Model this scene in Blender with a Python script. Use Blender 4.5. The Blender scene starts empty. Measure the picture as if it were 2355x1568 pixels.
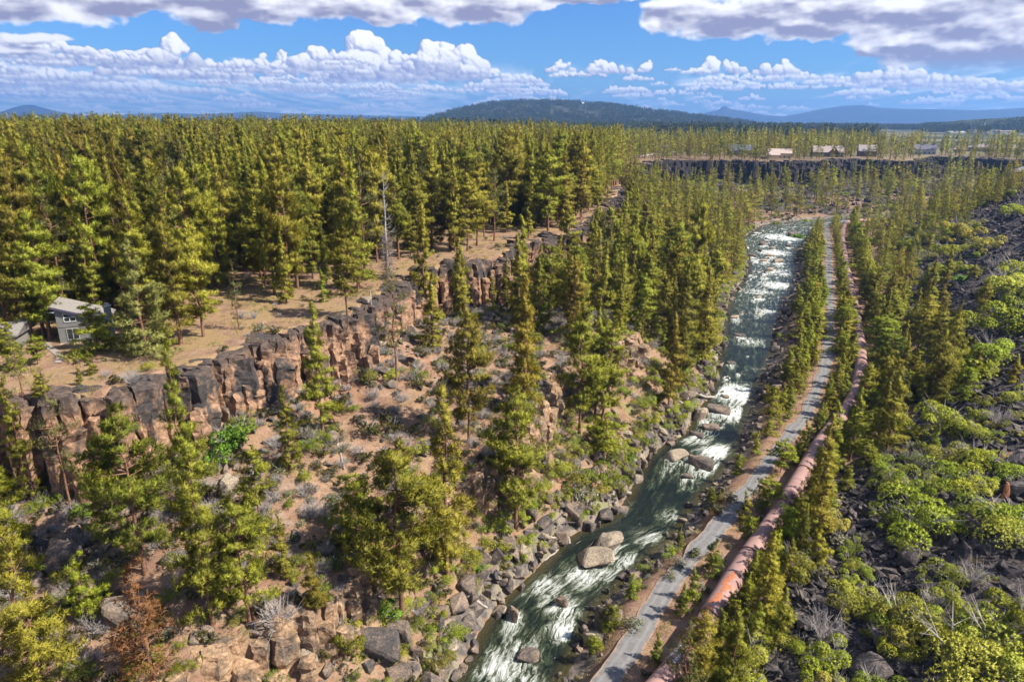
import bpy, bmesh, math, random, os
import numpy as np
from math import radians, sin, cos, pi, sqrt, atan2, degrees
rnd = random.Random(7)
R = np.random.RandomState(11)
SC = bpy.context.scene
COL = SC.collection

# ------------------------------------------------------------------ camera
W, HH, F = 1024, 681, 683.0
PITCH, ROLL, CZ = radians(18.04), radians(0.37), 60.0
_f = np.array([0, cos(PITCH), -sin(PITCH)]); _r0 = np.array([1., 0, 0]); _u0 = np.array([0, sin(PITCH), cos(PITCH)])
_r = cos(ROLL)*_r0 + sin(ROLL)*_u0; _u = -sin(ROLL)*_r0 + cos(ROLL)*_u0
K = 1024/2354.0
def ray(dx, dy):                      # photo position (2354 wide) -> direction
    u = dx*K - W/2; v = dy*K - HH/2
    return _f*F + _r*u - _u*v
def at(dx, dy, z=0.0):                # photo position at a known height -> ground point
    d = ray(dx, dy); s = (z-CZ)/d[2]
    return np.array([d[0]*s, d[1]*s])
def project(P):
    q = np.asarray(P, float) - np.array([0, 0, CZ])
    zc = q@_f; return (q@_r)/zc*F/K + W/2/K, -(q@_u)/zc*F/K + HH/2/K, zc

cam = bpy.data.cameras.new('camera'); camo = bpy.data.objects.new('camera', cam); COL.objects.link(camo)
cam.sensor_width = 36; cam.lens = 36*F/W; cam.clip_start = 1; cam.clip_end = 60000
from mathutils import Matrix, Vector
M = Matrix(((_r[0], _u[0], -_f[0], 0), (_r[1], _u[1], -_f[1], 0), (_r[2], _u[2], -_f[2], CZ), (0, 0, 0, 1)))
camo.matrix_world = M
SC.camera = camo

# ------------------------------------------------------------------ noise (numpy)
def _hash(ix, iy, seed):
    h = (ix.astype(np.int64)*374761393 + iy.astype(np.int64)*668265263 + seed*1442695041) & 0xffffffff
    h = ((h ^ (h >> 13))*1274126177) & 0xffffffff
    return ((h ^ (h >> 16)) & 0xffff)/65535.0
def vnoise(x, y, seed=0):
    ix = np.floor(x); iy = np.floor(y); fx = x-ix; fy = y-iy
    fx = fx*fx*(3-2*fx); fy = fy*fy*(3-2*fy)
    ix = ix.astype(np.int64); iy = iy.astype(np.int64)
    a = _hash(ix, iy, seed); b = _hash(ix+1, iy, seed); c = _hash(ix, iy+1, seed); d = _hash(ix+1, iy+1, seed)
    return (a*(1-fx)+b*fx)*(1-fy) + (c*(1-fx)+d*fx)*fy
def fbm(x, y, sc, oct=4, seed=0):
    x = np.asarray(x, float)/sc; y = np.asarray(y, float)/sc; s = 0; a = 0.5; t = 0
    for i in range(oct):
        s = s + a*vnoise(x*2**i+i*17.3, y*2**i-i*9.1, seed+i); t += a; a *= .5
    return s/t*2-1
def sstep(a, b, x):
    t = np.clip((x-a)/(b-a), 0, 1); return t*t*(3-2*t)
def seg_dist(px, py, poly, step=40000):
    poly = np.asarray(poly, float); A = poly[:-1]; B = poly[1:]; d = B-A; L = (d**2).sum(1)+1e-9
    out = np.empty(px.size)
    for i in range(0, px.size, step):
        x = px[i:i+step, None]; y = py[i:i+step, None]
        t = np.clip(((x-A[:, 0])*d[:, 0] + (y-A[:, 1])*d[:, 1])/L, 0, 1)
        out[i:i+step] = np.sqrt(((x-A[:, 0]-t*d[:, 0])**2 + (y-A[:, 1]-t*d[:, 1])**2).min(1))
    return out
def inside(px, py, poly):
    poly = np.asarray(poly, float); n = len(poly); r = np.zeros(px.size, bool); j = n-1
    for i in range(n):
        xi, yi = poly[i]; xj, yj = poly[j]
        if yi != yj:
            c = ((yi > py) != (yj > py)) & (px < (xj-xi)*(py-yi)/(yj-yi)+xi)
            r ^= c
        j = i
    return r
def resample(pts, step):
    pts = np.asarray(pts, float); d = np.r_[0, np.cumsum(np.sqrt((np.diff(pts, axis=0)**2).sum(1)))]
    s = np.arange(0, d[-1], step); s = np.r_[s, d[-1]]
    return np.stack([np.interp(s, d, pts[:, k]) for k in range(pts.shape[1])], 1)
def smooth(pts, step=2.0, it=3):
    p = resample(pts, step)
    for _ in range(it):
        p[1:-1] = (p[:-2]+2*p[1:-1]+p[2:])/4
    return p

# ------------------------------------------------------------------ plan of the canyon
RIVL_px = [(1000,1620),(1040,1568),(1080,1500),(1105,1440),(1120,1400),(1190,1345),(1245,1300),(1275,1262),(1300,1225),(1395,1205),(1430,1160),(1462,1100),(1480,1050),(1530,1015),(1575,1000),(1590,961),(1640,891),(1650,821),(1664,751),(1678,681),(1706,646),(1722,611),(1712,576),(1705,548)]
RIVR_px = [(1270,1620),(1290,1568),(1330,1500),(1345,1440),(1370,1395),(1425,1350),(1480,1300),(1525,1250),(1572,1215),(1595,1160),(1657,1090),(1706,1020),(1716,961),(1742,891),(1773,821),(1783,751),(1810,681),(1829,646),(1828,611),(1829,576),(1864,541)]
RL = np.array([at(*p) for p in RIVL_px]); RR = np.array([at(*p) for p in RIVR_px])
RL = np.vstack([[[-62, 20], [-30, 42]], RL, [[150, 412], [178, 432], [230, 452], [320, 478], [460, 500], [760, 530]]])
RR = np.vstack([[[-40, 10], [-8, 40]], RR, [[176, 392], [205, 412], [250, 430], [330, 452], [470, 476], [770, 506]]])
RL = smooth(RL, 2.5, 2); RR = smooth(RR, 2.5, 2)
def rs_n(p, n):
    d = np.r_[0, np.cumsum(np.sqrt((np.diff(p, axis=0)**2).sum(1)))]; s = np.linspace(0, d[-1], n)
    return np.stack([np.interp(s, d, p[:, k]) for k in range(2)], 1)
NRIV = 700
RLn = rs_n(RL, NRIV); RRn = rs_n(RR, NRIV)
RC = (RLn+RRn)/2
RLd = rs_n(RL, 170); RRd = rs_n(RR, 170)
WATER = np.vstack([RLd, RRd[::-1]])
RIM_px = [(175,900),(245,886),(315,865),(385,840),(455,823),(519,794),(596,777),(666,753),(736,732),(790,722),(830,690),(883,668),(946,623),(1013,609),(1079,595),(1149,581),(1205,556),(1261,549),(1330,520),(1400,478),(1425,430)]
RIML = np.array([at(*p, 30) for p in RIM_px]); RIML = np.vstack([[[-170, 10], [-130, 42], [-90, 60], [-64, 70]], RIML])
FAR_px = [(1430,384),(1500,376),(1600,366),(1700,370),(1800,370),(1900,366),(2000,364),(2060,368),(2150,361),(2250,363),(2354,367)]
RIMF = np.vstack([[at(*p, 30) for p in FAR_px], [[700, 620], [1100, 660]]])
def rough_line(p, amp, seed, st=1.5):
    q = resample(p, st); n = np.gradient(q, axis=0); n /= np.linalg.norm(n, axis=1)[:, None]+1e-9
    s = np.arange(len(q))*st
    off = fbm(s, s*0+seed, 14, 4, seed)*amp
    return q+np.stack([-n[:, 1], n[:, 0]], 1)*off[:, None]
RIML = rough_line(RIML, 3.0, 3, 2.2); RIMF = rough_line(RIMF[:-1], 15.0, 5, 5.)
RIMR = np.array([(80, -40), (95, 20), (108, 70), (135, 140), (175, 215), (212, 285), (255, 345), (310, 395), (420, 430), (700, 455), (1100, 480)], float)
RIMLF = np.vstack([RIML, RIMF, [[1100, 660]]])
CANYON = np.vstack([[[-170, -60]], RIMLF, RIMR[::-1]])
RIGHTB = np.vstack([(RLd+RRd)/2, [[1100, 480]], RIMR[::-1]])
PATH_px = [(1330,1640),(1400,1568),(1433,1509),(1472,1440),(1520,1370),(1560,1317),(1590,1278),(1636,1230),(1696,1160),(1742,1089),(1800,1020),(1850,961),(1880,891),(1903,821),(1908,751),(1908,681),(1905,611),(1903,560),(1902,541)]
PATH = np.array([at(*p, 3.2) for p in PATH_px]); PATH = np.vstack([[[-22, 30], [-8, 44]], PATH, [[182, 400], [215, 418], [260, 428], [330, 446]]])
PATH = smooth(PATH, 4, 2)
PIPE_px = [(1440,1640),(1520,1568),(1560,1517),(1600,1460),(1633,1405),(1667,1350),(1720,1265),(1776,1195),(1820,1125),(1850,1073),(1885,1010),(1922,965),(1950,930),(1975,880),(1982,821),(1976,762),(1968,716),(1958,663),(1947,611),(1941,576),(1935,535)]
PIPE = np.array([at(*p, 5.6) for p in PIPE_px]); PIPE = np.vstack([[[-10, 28], [0, 40]], PIPE, [[190, 392], [225, 410], [262, 420], [330, 438]]])
PIPE = smooth(PIPE, 4, 2)
EASTP = np.vstack([PIPE, [[1100, 470]], RIMR[::-1]])
# lower bench cliff
BEN_px = [(330,1620,10),(480,1545,10.5),(594,1462,11),(664,1446,11),(762,1405,11),(815,1340,11),(900,1250,12),(1000,1150,12),(1090,1077,13),(1146,1055,13.5),(1235,965,15),(1262,865,16),(1300,840,16.5),(1420,790,17),(1480,740,18)]
BEN = np.vstack([[[-60, 40], [-45, 48]], [at(*p) for p in BEN_px]])
BEN = rough_line(BEN, 1.2, 9)
_k = np.argmin(((RIML-BEN[-1])**2).sum(1))
ABOVEB = np.vstack([[[-170, -60]], RIML[:_k+1], BEN[::-1], [[-60, -60]]])

def rim_drop(x, y):
    return 9.2 + 3.6*fbm(x, y, 22, 2, 4) + 5*sstep(380, 450, y)
def height(x, y, noise=True, full=False):
    x = np.atleast_1d(np.asarray(x, float)).ravel(); y = np.atleast_1d(np.asarray(y, float)).ravel()
    big = fbm(x, y, 60, 3, 21)
    z = 30 + 0.9*big + 1.6*fbm(x, y, 35, 3, 23)*sstep(380, 450, y)
    can = inside(x, y, CANYON) & (y < 700) & (x < 900)
    scree = np.zeros(x.size); pathm = np.zeros(x.size); green = np.zeros(x.size); talus = np.zeros(x.size)
    o_ = np.where(~can & (x < 160) & (y > 40) & (y < 3000))[0]
    if o_.size: z[o_] += 4.5*sstep(22, 190, seg_dist(x[o_], y[o_], RIML))*(1-sstep(-20, 150, x[o_]))*(1-sstep(1500, 3000, y[o_]))
    i = np.where(can)[0]
    xx = x[i]; yy = y[i]
    wat = inside(xx, yy, WATER)
    dW = np.minimum(seg_dist(xx, yy, RLd), seg_dist(xx, yy, RRd))
    dL = seg_dist(xx, yy, RIMLF); right = inside(xx, yy, RIGHTB)
    dR = seg_dist(xx, yy, RIMR); dP = seg_dist(xx, yy, PATH); dC = seg_dist(xx, yy, PIPE)
    east = inside(xx, yy, EASTP)
    n1 = fbm(xx, yy, 9, 4, 2)
    # left / far side
    dB = seg_dist(xx, yy, BEN); ab = inside(xx, yy, ABOVEB)
    drop = rim_drop(xx, yy)
    zr = 30 - drop
    bt = 1-sstep(120, 165, yy)
    zbt = 11.5+ sstep(70, 120, yy)*4.5; zbb = zbt - 3.8*bt
    zr = np.maximum(zr, zbt+2)
    t2 = dB/(dB+dL+1e-6); zA = zbt + (zr-zbt)*t2**0.85
    t1 = dW/(dW+dB+1e-6); zB = (zbb)*t1**0.75
    zl = np.where(ab, zA, zB)
    t = dW/(dW+dL+1e-6); zt = (30-drop)*(0.55*t+0.45*t**2)*1.0 + 1.2*sstep(0, 3, dW)
    far = sstep(150, 190, yy)
    zl = zl*(1-far)+zt*far
    zl = zl + n1*np.clip(dW*0.12, 0, 1.0)*1.3*np.clip(1-t*.2, 0, 1)
    # right side
    zw = 3.2*sstep(0, 5.5, dW) + n1*0.35*sstep(1, 3, dP)*sstep(0, 2, dW)
    t0 = 0.03 + 0.17*sstep(85, 140, yy)
    te = np.clip((dC/(dC+dR+1e-6)-t0)/(1-t0), 0, 1)
    ze = 3.6 + 26.4*te*(0.85+.15*te) + n1*1.6*sstep(2, 10, dC)*(1-te**4)
    # lava terraces on the east wall
    ze = ze + 1.3*fbm(xx, yy, 24, 3, 8)*sstep(5, 20, dC)*(1-te**4)
    zrr = np.where(east, ze, zw)
    zz = np.where(right, zrr, zl)
    zz = np.where(wat, -np.minimum(1.6, dW*0.7)-0.15, np.maximum(zz, 0.12*np.minimum(dW, 2)))
    z[i] = zz
    sc_ = np.where(right & east & (~wat), sstep(1.5, 6, dC)*np.clip(te*8+.45-.5*sstep(110, 160, yy)*(1-sstep(.2, .35, te)), 0, 1), 0)
    sc_ = sc_*np.clip(0.95+fbm(xx, yy, 18, 3, 31)*.7, 0, 1)
    scree[i] = sc_
    scree[i] = np.where(~right & ~wat & (yy > 385), np.clip(.30+.9*fbm(xx, yy, 22, 3, 33)+1.2*sstep(40, 8, dL), 0, 1), scree[i])
    talus[i] = np.where(~right & ~wat, np.clip((0.35-np.abs(dL-5)/25) + fbm(xx, yy, 12, 3, 13)*.9, 0, 1), 0)
    talus[i] = np.maximum(talus[i], np.where(~wat, 1-sstep(1, 4.5, dW), 0))
    pathm[i] = 1-sstep(2.0, 3.2, dP)
    green[i] = np.where(~wat, (1-sstep(3, 14, dW))*np.clip(fbm(xx, yy, 10, 3, 41)*1.6+.25, 0, 1)*(~right), 0)
    if full:
        far_t = np.zeros(x.size); d = dict(can=can, scree=scree, talus=talus, path=pathm, green=green)
        dLa = np.full(x.size, 1e3); dLa[i] = dL; d['dL'] = dLa
        dWa = np.full(x.size, 1e3); dWa[i] = np.where(wat, -dW, dW); d['dW'] = dWa
        for nm, arr, df in (('dP', dP, 1e3), ('dC', dC, 1e3), ('dB', dB, 1e3)):
            q = np.full(x.size, df); q[i] = arr; d[nm] = q
        q = np.zeros(x.size, bool); q[i] = right; d['right'] = q
        q = np.zeros(x.size, bool); q[i] = east; d['east'] = q
        q = np.zeros(x.size); q[i] = te; d['te'] = q
        return z, d
    return z
def hz(x, y): return float(height([x], [y])[0])
def hit(dx, dy, smax=900, cast=True):
    d = ray(dx, dy); d = d/np.linalg.norm(d)
    s = np.r_[np.arange(45, 200, .35), np.arange(200, smax, 1.2)]
    X = d[0]*s; Y = d[1]*s; Z = CZ+d[2]*s
    h = height(X, Y); k = np.argmax(Z < h)
    if Z[k] >= h[k]: k = len(s)-1
    return np.array([X[k], Y[k], h[k]])

# ------------------------------------------------------------------ materials
def mat(name):
    m = bpy.data.materials.new(name); m.use_nodes = True; nt = m.node_tree; nt.nodes.clear()
    return m, nt
class N:
    def __init__(s, nt): s.nt = nt
    def __call__(s, typ, **kw):
        n = s.nt.nodes.new(typ)
        for k, v in kw.items(): setattr(n, k, v)
        return n
    def link(s, a, b): s.nt.links.new(a, b)
    def val(s, sock, v):
        if hasattr(v, 'is_linked') or hasattr(v, 'links'): s.link(v, sock)
        else: sock.default_value = v
    def math(s, op, a, b=None, c=None, clamp=False):
        n = s('ShaderNodeMath', operation=op, use_clamp=clamp); s.val(n.inputs[0], a)
        if b is not None: s.val(n.inputs[1], b)
        if c is not None: s.val(n.inputs[2], c)
        return n.outputs[0]
    def mix(s, fac, a, b, blend='MIX'):
        n = s('ShaderNodeMix', data_type='RGBA', blend_type=blend); s.val(n.inputs[0], fac)
        s.val(n.inputs[6], a if not isinstance(a, tuple) else (*a[:3], 1)); s.val(n.inputs[7], b if not isinstance(b, tuple) else (*b[:3], 1))
        return n.outputs[2]
    def noise(s, vec, scale, detail=4, rough=.55, dist=0, dim='3D'):
        n = s('ShaderNodeTexNoise', noise_dimensions=dim); 
        if vec is not None: s.link(vec, n.inputs['Vector'])
        n.inputs['Scale'].default_value = scale; n.inputs['Detail'].default_value = detail; n.inputs['Roughness'].default_value = rough; n.inputs['Distortion'].default_value = dist
        return n.outputs['Fac']
    def ramp(s, fac, a, b, smooth_=True):
        n = s('ShaderNodeMapRange', interpolation_type='SMOOTHSTEP' if smooth_ else 'LINEAR'); s.val(n.inputs[0], fac)
        n.inputs[1].default_value = a; n.inputs[2].default_value = b; n.inputs[3].default_value = 0; n.inputs[4].default_value = 1
        return n.outputs[0]
    def vmul(s, vec, v):
        n = s('ShaderNodeVectorMath', operation='MULTIPLY'); s.link(vec, n.inputs[0]); n.inputs[1].default_value = v; return n.outputs[0]
    def attr(s, name, typ='GEOMETRY'):
        n = s('ShaderNodeAttribute', attribute_name=name, attribute_type=typ); return n
    def bsdf(s, color, rough=.9, spec=.2, normal=None):
        b = s('ShaderNodeBsdfPrincipled'); s.val(b.inputs['Base Color'], color if not isinstance(color, tuple) else (*color[:3], 1))
        s.val(b.inputs['Roughness'], rough); b.inputs['Specular IOR Level'].default_value = spec
        if normal is not None: s.link(normal, b.inputs['Normal'])
        return b
    def bump(s, h, strength=.5, dist=.1):
        b = s('ShaderNodeBump'); b.inputs['Strength'].default_value = strength; b.inputs['Distance'].default_value = dist; s.link(h, b.inputs['Height']); return b.outputs[0]
    def out(s, sh):
        o = s('ShaderNodeOutputMaterial'); s.link(sh, o.inputs['Surface']); return o
MATS = {}
def simple(name, col, rough=.8, var=.25, scale=6, bump=.3, spec=.25, metal=0):
    if name in MATS: return MATS[name]
    m, nt = mat(name); n = N(nt); tc = n('ShaderNodeTexCoord').outputs['Object']
    f = n.noise(tc, scale, 5, .6); c = n.mix(n.ramp(f, .3, .7), tuple(v*(1-var) for v in col), tuple(min(1, v*(1+var)) for v in col))
    b = n.bsdf(c, rough, spec, n.bump(f, bump, .03)); b.inputs['Metallic'].default_value = metal; n.out(b.outputs[0]); MATS[name] = m; return m
def foliage(name, a, b, c=None, transl=.22, objvar=.5):
    """a dark tone, b light tone, c odd tone; 'tint' is one random number per leaf clump"""
    m, nt = mat(name); n = N(nt)
    t = n.attr('tint').outputs['Fac']; oi = n('ShaderNodeObjectInfo').outputs['Random']
    base = n.mix(t, a, b)
    if c: base = n.mix(n.math('MULTIPLY', n.ramp(oi, .45, 1.0), objvar), base, c)
    hsv = n('ShaderNodeHueSaturation'); n.link(base, hsv.inputs['Color'])
    r2 = n.math('FRACT', n.math('MULTIPLY', oi, 37.7)); n.link(n.math('MULTIPLY_ADD', r2, .62, .66), hsv.inputs['Value'])
    r3 = n.math('FRACT', n.math('MULTIPLY', oi, 91.3)); n.link(n.math('MULTIPLY_ADD', r3, .045, .476), hsv.inputs['Hue'])
    col = hsv.outputs[0]
    bs = n.bsdf(col, .6, .25); tr = n('ShaderNodeBsdfTranslucent'); n.link(n.mix(1, col, (1.0, 1.0, .5), 'MULTIPLY'), tr.inputs[0])
    mx = n('ShaderNodeMixShader'); mx.inputs[0].default_value = transl; n.link(bs.outputs[0], mx.inputs[1]); n.link(tr.outputs[0], mx.inputs[2])
    n.out(mx.outputs[0]); return m
M_PINE = foliage('pine_needles', (.092,.110,.012), (.39,.372,.034), (.38,.30,.042))
M_YPINE = foliage('young_pine_needles', (.105,.140,.012), (.39,.40,.030), (.38,.33,.035), objvar=.5)
M_PALE = foliage('pale_pine_needles', (.17,.17,.05), (.36,.33,.09), None)
M_SPARSE = foliage('greyish_pine_needles', (.10,.11,.035), (.20,.20,.06), None)
M_BROWN = foliage('dead_needles', (.22,.10,.04), (.42,.19,.075), None)
M_WILLOW = foliage('willow_leaves', (.17,.215,.022), (.46,.50,.045), (.52,.47,.09), objvar=.7)
M_VIVID = foliage('vivid_leaves', (.10,.19,.02), (.26,.38,.035), None)
M_SAGE = foliage('sage_leaves', (.18,.19,.12), (.34,.34,.22), (.24,.26,.10), objvar=.8)
M_OLIVE = foliage('olive_leaves', (.07,.075,.016), (.17,.16,.03), (.15,.11,.04), objvar=.7)
M_TWIG = simple('grey_twigs', (.36,.32,.30), .9, .25, 2)
M_BARK = simple('pine_bark', (.20,.105,.065), .95, .45, 3, .6)
M_GBARK = simple('grey_bark', (.36,.32,.29), .9, .3, 3, .5)
M_LOG = simple('weathered_wood', (.36,.31,.27), .9, .3, 2.5, .5)
M_RWOOD = simple('orange_rotten_wood', (.42,.17,.08), .9, .4, 4, .5)

def rock_mat(name, dark, tan, mixlo, mixhi, scale=.35, usepos=True, cap=None):
    m, nt = mat(name); n = N(nt); g = n('ShaderNodeNewGeometry'); tc = n('ShaderNodeTexCoord').outputs['Object']
    pos = g.outputs['Position'] if usepos else tc
    oi = n('ShaderNodeObjectInfo').outputs['Random']
    f1 = n.noise(pos, scale, 6, .62, .4); f2 = n.noise(pos, scale*9, 5, .65); f3 = n.noise(n.vmul(pos, (1, 1, .25)), scale*4, 4, .6)
    k = n.math('ADD', f1, n.math('MULTIPLY_ADD', oi, .22, -.11))
    k = n.ramp(n.math('MULTIPLY_ADD', f3, .35, n.math('MULTIPLY', k, .8)), mixlo, mixhi)
    if cap:
        sz_ = n('ShaderNodeSeparateXYZ'); n.link(g.outputs['Position'], sz_.inputs[0]); k = n.math('MULTIPLY', k, n.math('SUBTRACT', 1, n.math('MULTIPLY', n.ramp(n.math('MULTIPLY_ADD', f1, 5.0, sz_.outputs[2]), cap[0], cap[1]), .85)))
    c = n.mix(k, dark, tan)
    c = n.mix(n.ramp(f2, .35, .72), n.mix(.5, c, (0, 0, 0)), c)
    v = n('ShaderNodeTexVoronoi', feature='DISTANCE_TO_EDGE'); n.link(n.vmul(pos, (1, 1, .55)), v.inputs['Vector']); v.inputs['Scale'].default_value = scale*3.2
    crack = n.ramp(v.outputs['Distance'], 0, .035)
    c = n.mix(crack, n.mix(.22, c, (.02, .018, .016)), c)
    h = n.math('MULTIPLY_ADD', f2, .5, n.math('MULTIPLY', f1, 1.2)); h = n.math('MULTIPLY_ADD', crack, .12, h)
    b = n.bsdf(c, .88, .25, n.bump(h, .9, .16)); n.out(b.outputs[0]); return m
M_CLIFF = rock_mat('clifftan', (.082,.070,.066), (.46,.27,.165), .45, .60, .24, True, (29.5, 32.2))
M_LCLIFF = rock_mat('lower_clifftan', (.17,.13,.10), (.50,.32,.19), .38, .58, .3)
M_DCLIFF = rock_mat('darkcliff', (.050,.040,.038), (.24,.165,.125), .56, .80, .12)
M_ROCK = rock_mat('boulder_rock', (.120,.105,.100), (.34,.25,.185), .46, .72, .5)
M_PALER = rock_mat('pale_boulder', (.26,.21,.17), (.50,.40,.29), .36, .62, .5)
M_LAVA = rock_mat('lava_rock', (.065,.056,.056), (.25,.20,.18), .50, .76, .6)

# ------------------------------------------------------------------ object helpers
def tag(o, label=None, cat=None, group=None, kind=None):
    if label: o['label'] = label
    if cat: o['category'] = cat
    if group: o['group'] = group
    if kind: o['kind'] = kind
    return o
def mesh_np(name, V, faces, mats, smooth_=False, midx=None, attrs=None, uv=None):
    me = bpy.data.meshes.new(name)
    V = np.asarray(V, np.float32)
    if isinstance(faces, np.ndarray):
        nf, k = faces.shape
        me.vertices.add(len(V)); me.vertices.foreach_set('co', V.ravel())
        me.loops.add(nf*k); me.loops.foreach_set('vertex_index', faces.astype(np.int32).ravel())
        me.polygons.add(nf); me.polygons.foreach_set('loop_start', np.arange(0, nf*k, k, dtype=np.int32))
        if midx is not None: me.polygons.foreach_set('material_index', np.asarray(midx, np.int32))
        me.update(calc_edges=True)
    else:
        me.from_pydata([tuple(v) for v in V], [], faces)
        if midx is not None: me.polygons.foreach_set('material_index', np.asarray(midx, np.int32))
    for m in (mats if isinstance(mats, (list, tuple)) else [mats]): me.materials.append(m)
    me.polygons.foreach_set('use_smooth', np.full(len(me.polygons), smooth_))
    for k, (typ, arr) in (attrs or {}).items():
        a = me.attributes.new(k, typ, 'POINT'); a.data.foreach_set('value' if typ != 'FLOAT_COLOR' else 'color', np.asarray(arr, np.float32).ravel())
    return me
def obj(name, me, parent=None, loc=(0, 0, 0), rot=(0, 0, 0), scale=(1, 1, 1), link=True):
    o = bpy.data.objects.new(name, me); o.location = loc; o.rotation_euler = rot; o.scale = scale
    if parent: o.parent = parent
    if link: COL.objects.link(o)
    return o
def empty(name, loc=(0, 0, 0), rz=0, s=1):
    o = bpy.data.objects.new(name, None); o.location = loc; o.rotation_euler = (0, 0, rz); o.scale = (s, s, s); o.empty_display_size = .5; COL.objects.link(o); return o
class MB:
    """collects boxes, prisms and tubes into one mesh"""
    def __init__(s): s.V = []; s.F = []; s.n = 0
    def add(s, V, Fs):
        s.V.extend([tuple(v) for v in V]); s.F.extend([tuple(i+s.n for i in f) for f in Fs]); s.n += len(V)
    def box(s, x0, x1, y0, y1, z0, z1):
        s.add([(x0,y0,z0),(x1,y0,z0),(x1,y1,z0),(x0,y1,z0),(x0,y0,z1),(x1,y0,z1),(x1,y1,z1),(x0,y1,z1)], [(0,3,2,1),(4,5,6,7),(0,1,5,4),(1,2,6,5),(2,3,7,6),(3,0,4,7)])
    def prism(s, outline, axis_pts):       # outline list of (x,z), extruded y0..y1
        y0, y1 = axis_pts; n = len(outline)
        s.add([(x, y0, z) for x, z in outline]+[(x, y1, z) for x, z in outline], [tuple(range(n)), tuple(range(2*n-1, n-1, -1))]+[(i, i+n, (i+1) % n+n, (i+1) % n) for i in range(n)])
    def tube(s, pts, rad, seg=6, cap=True):
        pts = [np.asarray(p, float) for p in pts]; V = []; n = len(pts)
        up = np.array([.31, .17, .93])
        for i, p in enumerate(pts):
            d = pts[min(i+1, n-1)]-pts[max(i-1, 0)]; d = d/(np.linalg.norm(d)+1e-9); a = np.cross(d, up); a /= np.linalg.norm(a)+1e-9; b = np.cross(d, a); r = rad[i] if hasattr(rad, '__len__') else rad
            for k in range(seg):
                t = 2*pi*k/seg; V.append(p+(a*cos(t)+b*sin(t))*r)
        Fs = [(i*seg+k, i*seg+(k+1) % seg, (i+1)*seg+(k+1) % seg, (i+1)*seg+k) for i in range(n-1) for k in range(seg)]
        if cap: Fs += [tuple(range(seg))[::-1], tuple(range((n-1)*seg, n*seg))]
        s.add(V, Fs)
    def mesh(s, name, m, smooth_=False): return mesh_np(name, s.V, s.F, m, smooth_)
    def build(s, name, m, parent=None, smooth_=False, **k): return obj(name, s.mesh(name, m, smooth_), parent, **k)

# ------------------------------------------------------------------ plant prototypes
BLN = []; NRM = {}
def leafmesh(name, v, f, m_, t):
    me = mesh_np(name, v, f, m_, True, attrs={'tint': ('FLOAT', t)}); nn_ = np.concatenate(BLN[-1:]) if len(BLN[-1]) == len(v) else None
    if nn_ is not None: me.normals_split_custom_set_from_vertices(nn_.tolist())
    return me
def blades(C, D, size, nb, rs, wid=.165, tint=None):
    """C centres, D outward directions: nb pointed needle sprays at each"""
    n = len(C); rdir = rs.normal(size=(n, nb, 3)); rdir /= np.linalg.norm(rdir, axis=2)[:, :, None]
    d = rdir*.95 + D[:, None, :]*.55 + np.array([0, 0, .25]); d /= np.linalg.norm(d, axis=2)[:, :, None]
    sz = np.asarray(size).reshape(-1, 1, 1)*(.65+.6*rs.rand(n, nb, 1))
    side = np.cross(d, rs.normal(size=(n, nb, 3))); side /= np.linalg.norm(side, axis=2)[:, :, None]+1e-9
    c = C[:, None, :] + rdir*np.asarray(size).reshape(-1, 1, 1)*.25
    tri = np.stack([c-side*sz*wid*.5, c+side*sz*wid*.5, c+d*sz], 2)
    nd = D[:, None, :]*.75+rdir*.75+np.array([0, 0, .30]); nd /= np.linalg.norm(nd, axis=2)[:, :, None]+1e-9
    gn = np.cross(tri[:, :, 1]-tri[:, :, 0], tri[:, :, 2]-tri[:, :, 0]); fl = (gn*nd).sum(2) < 0
    tri[fl] = tri[fl][:, [1, 0, 2]]; v = tri.reshape(-1, 3); BLN.append(np.repeat(nd.reshape(-1, 3), 3, axis=0))
    f = np.arange(len(v)).reshape(-1, 3)
    tt = np.clip(rs.rand(n, 1, 1)*.75 + rs.rand(n, nb, 1)*.35, 0, 1)*np.ones((n, nb, 3))
    return v, f, tt.ravel()
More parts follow.
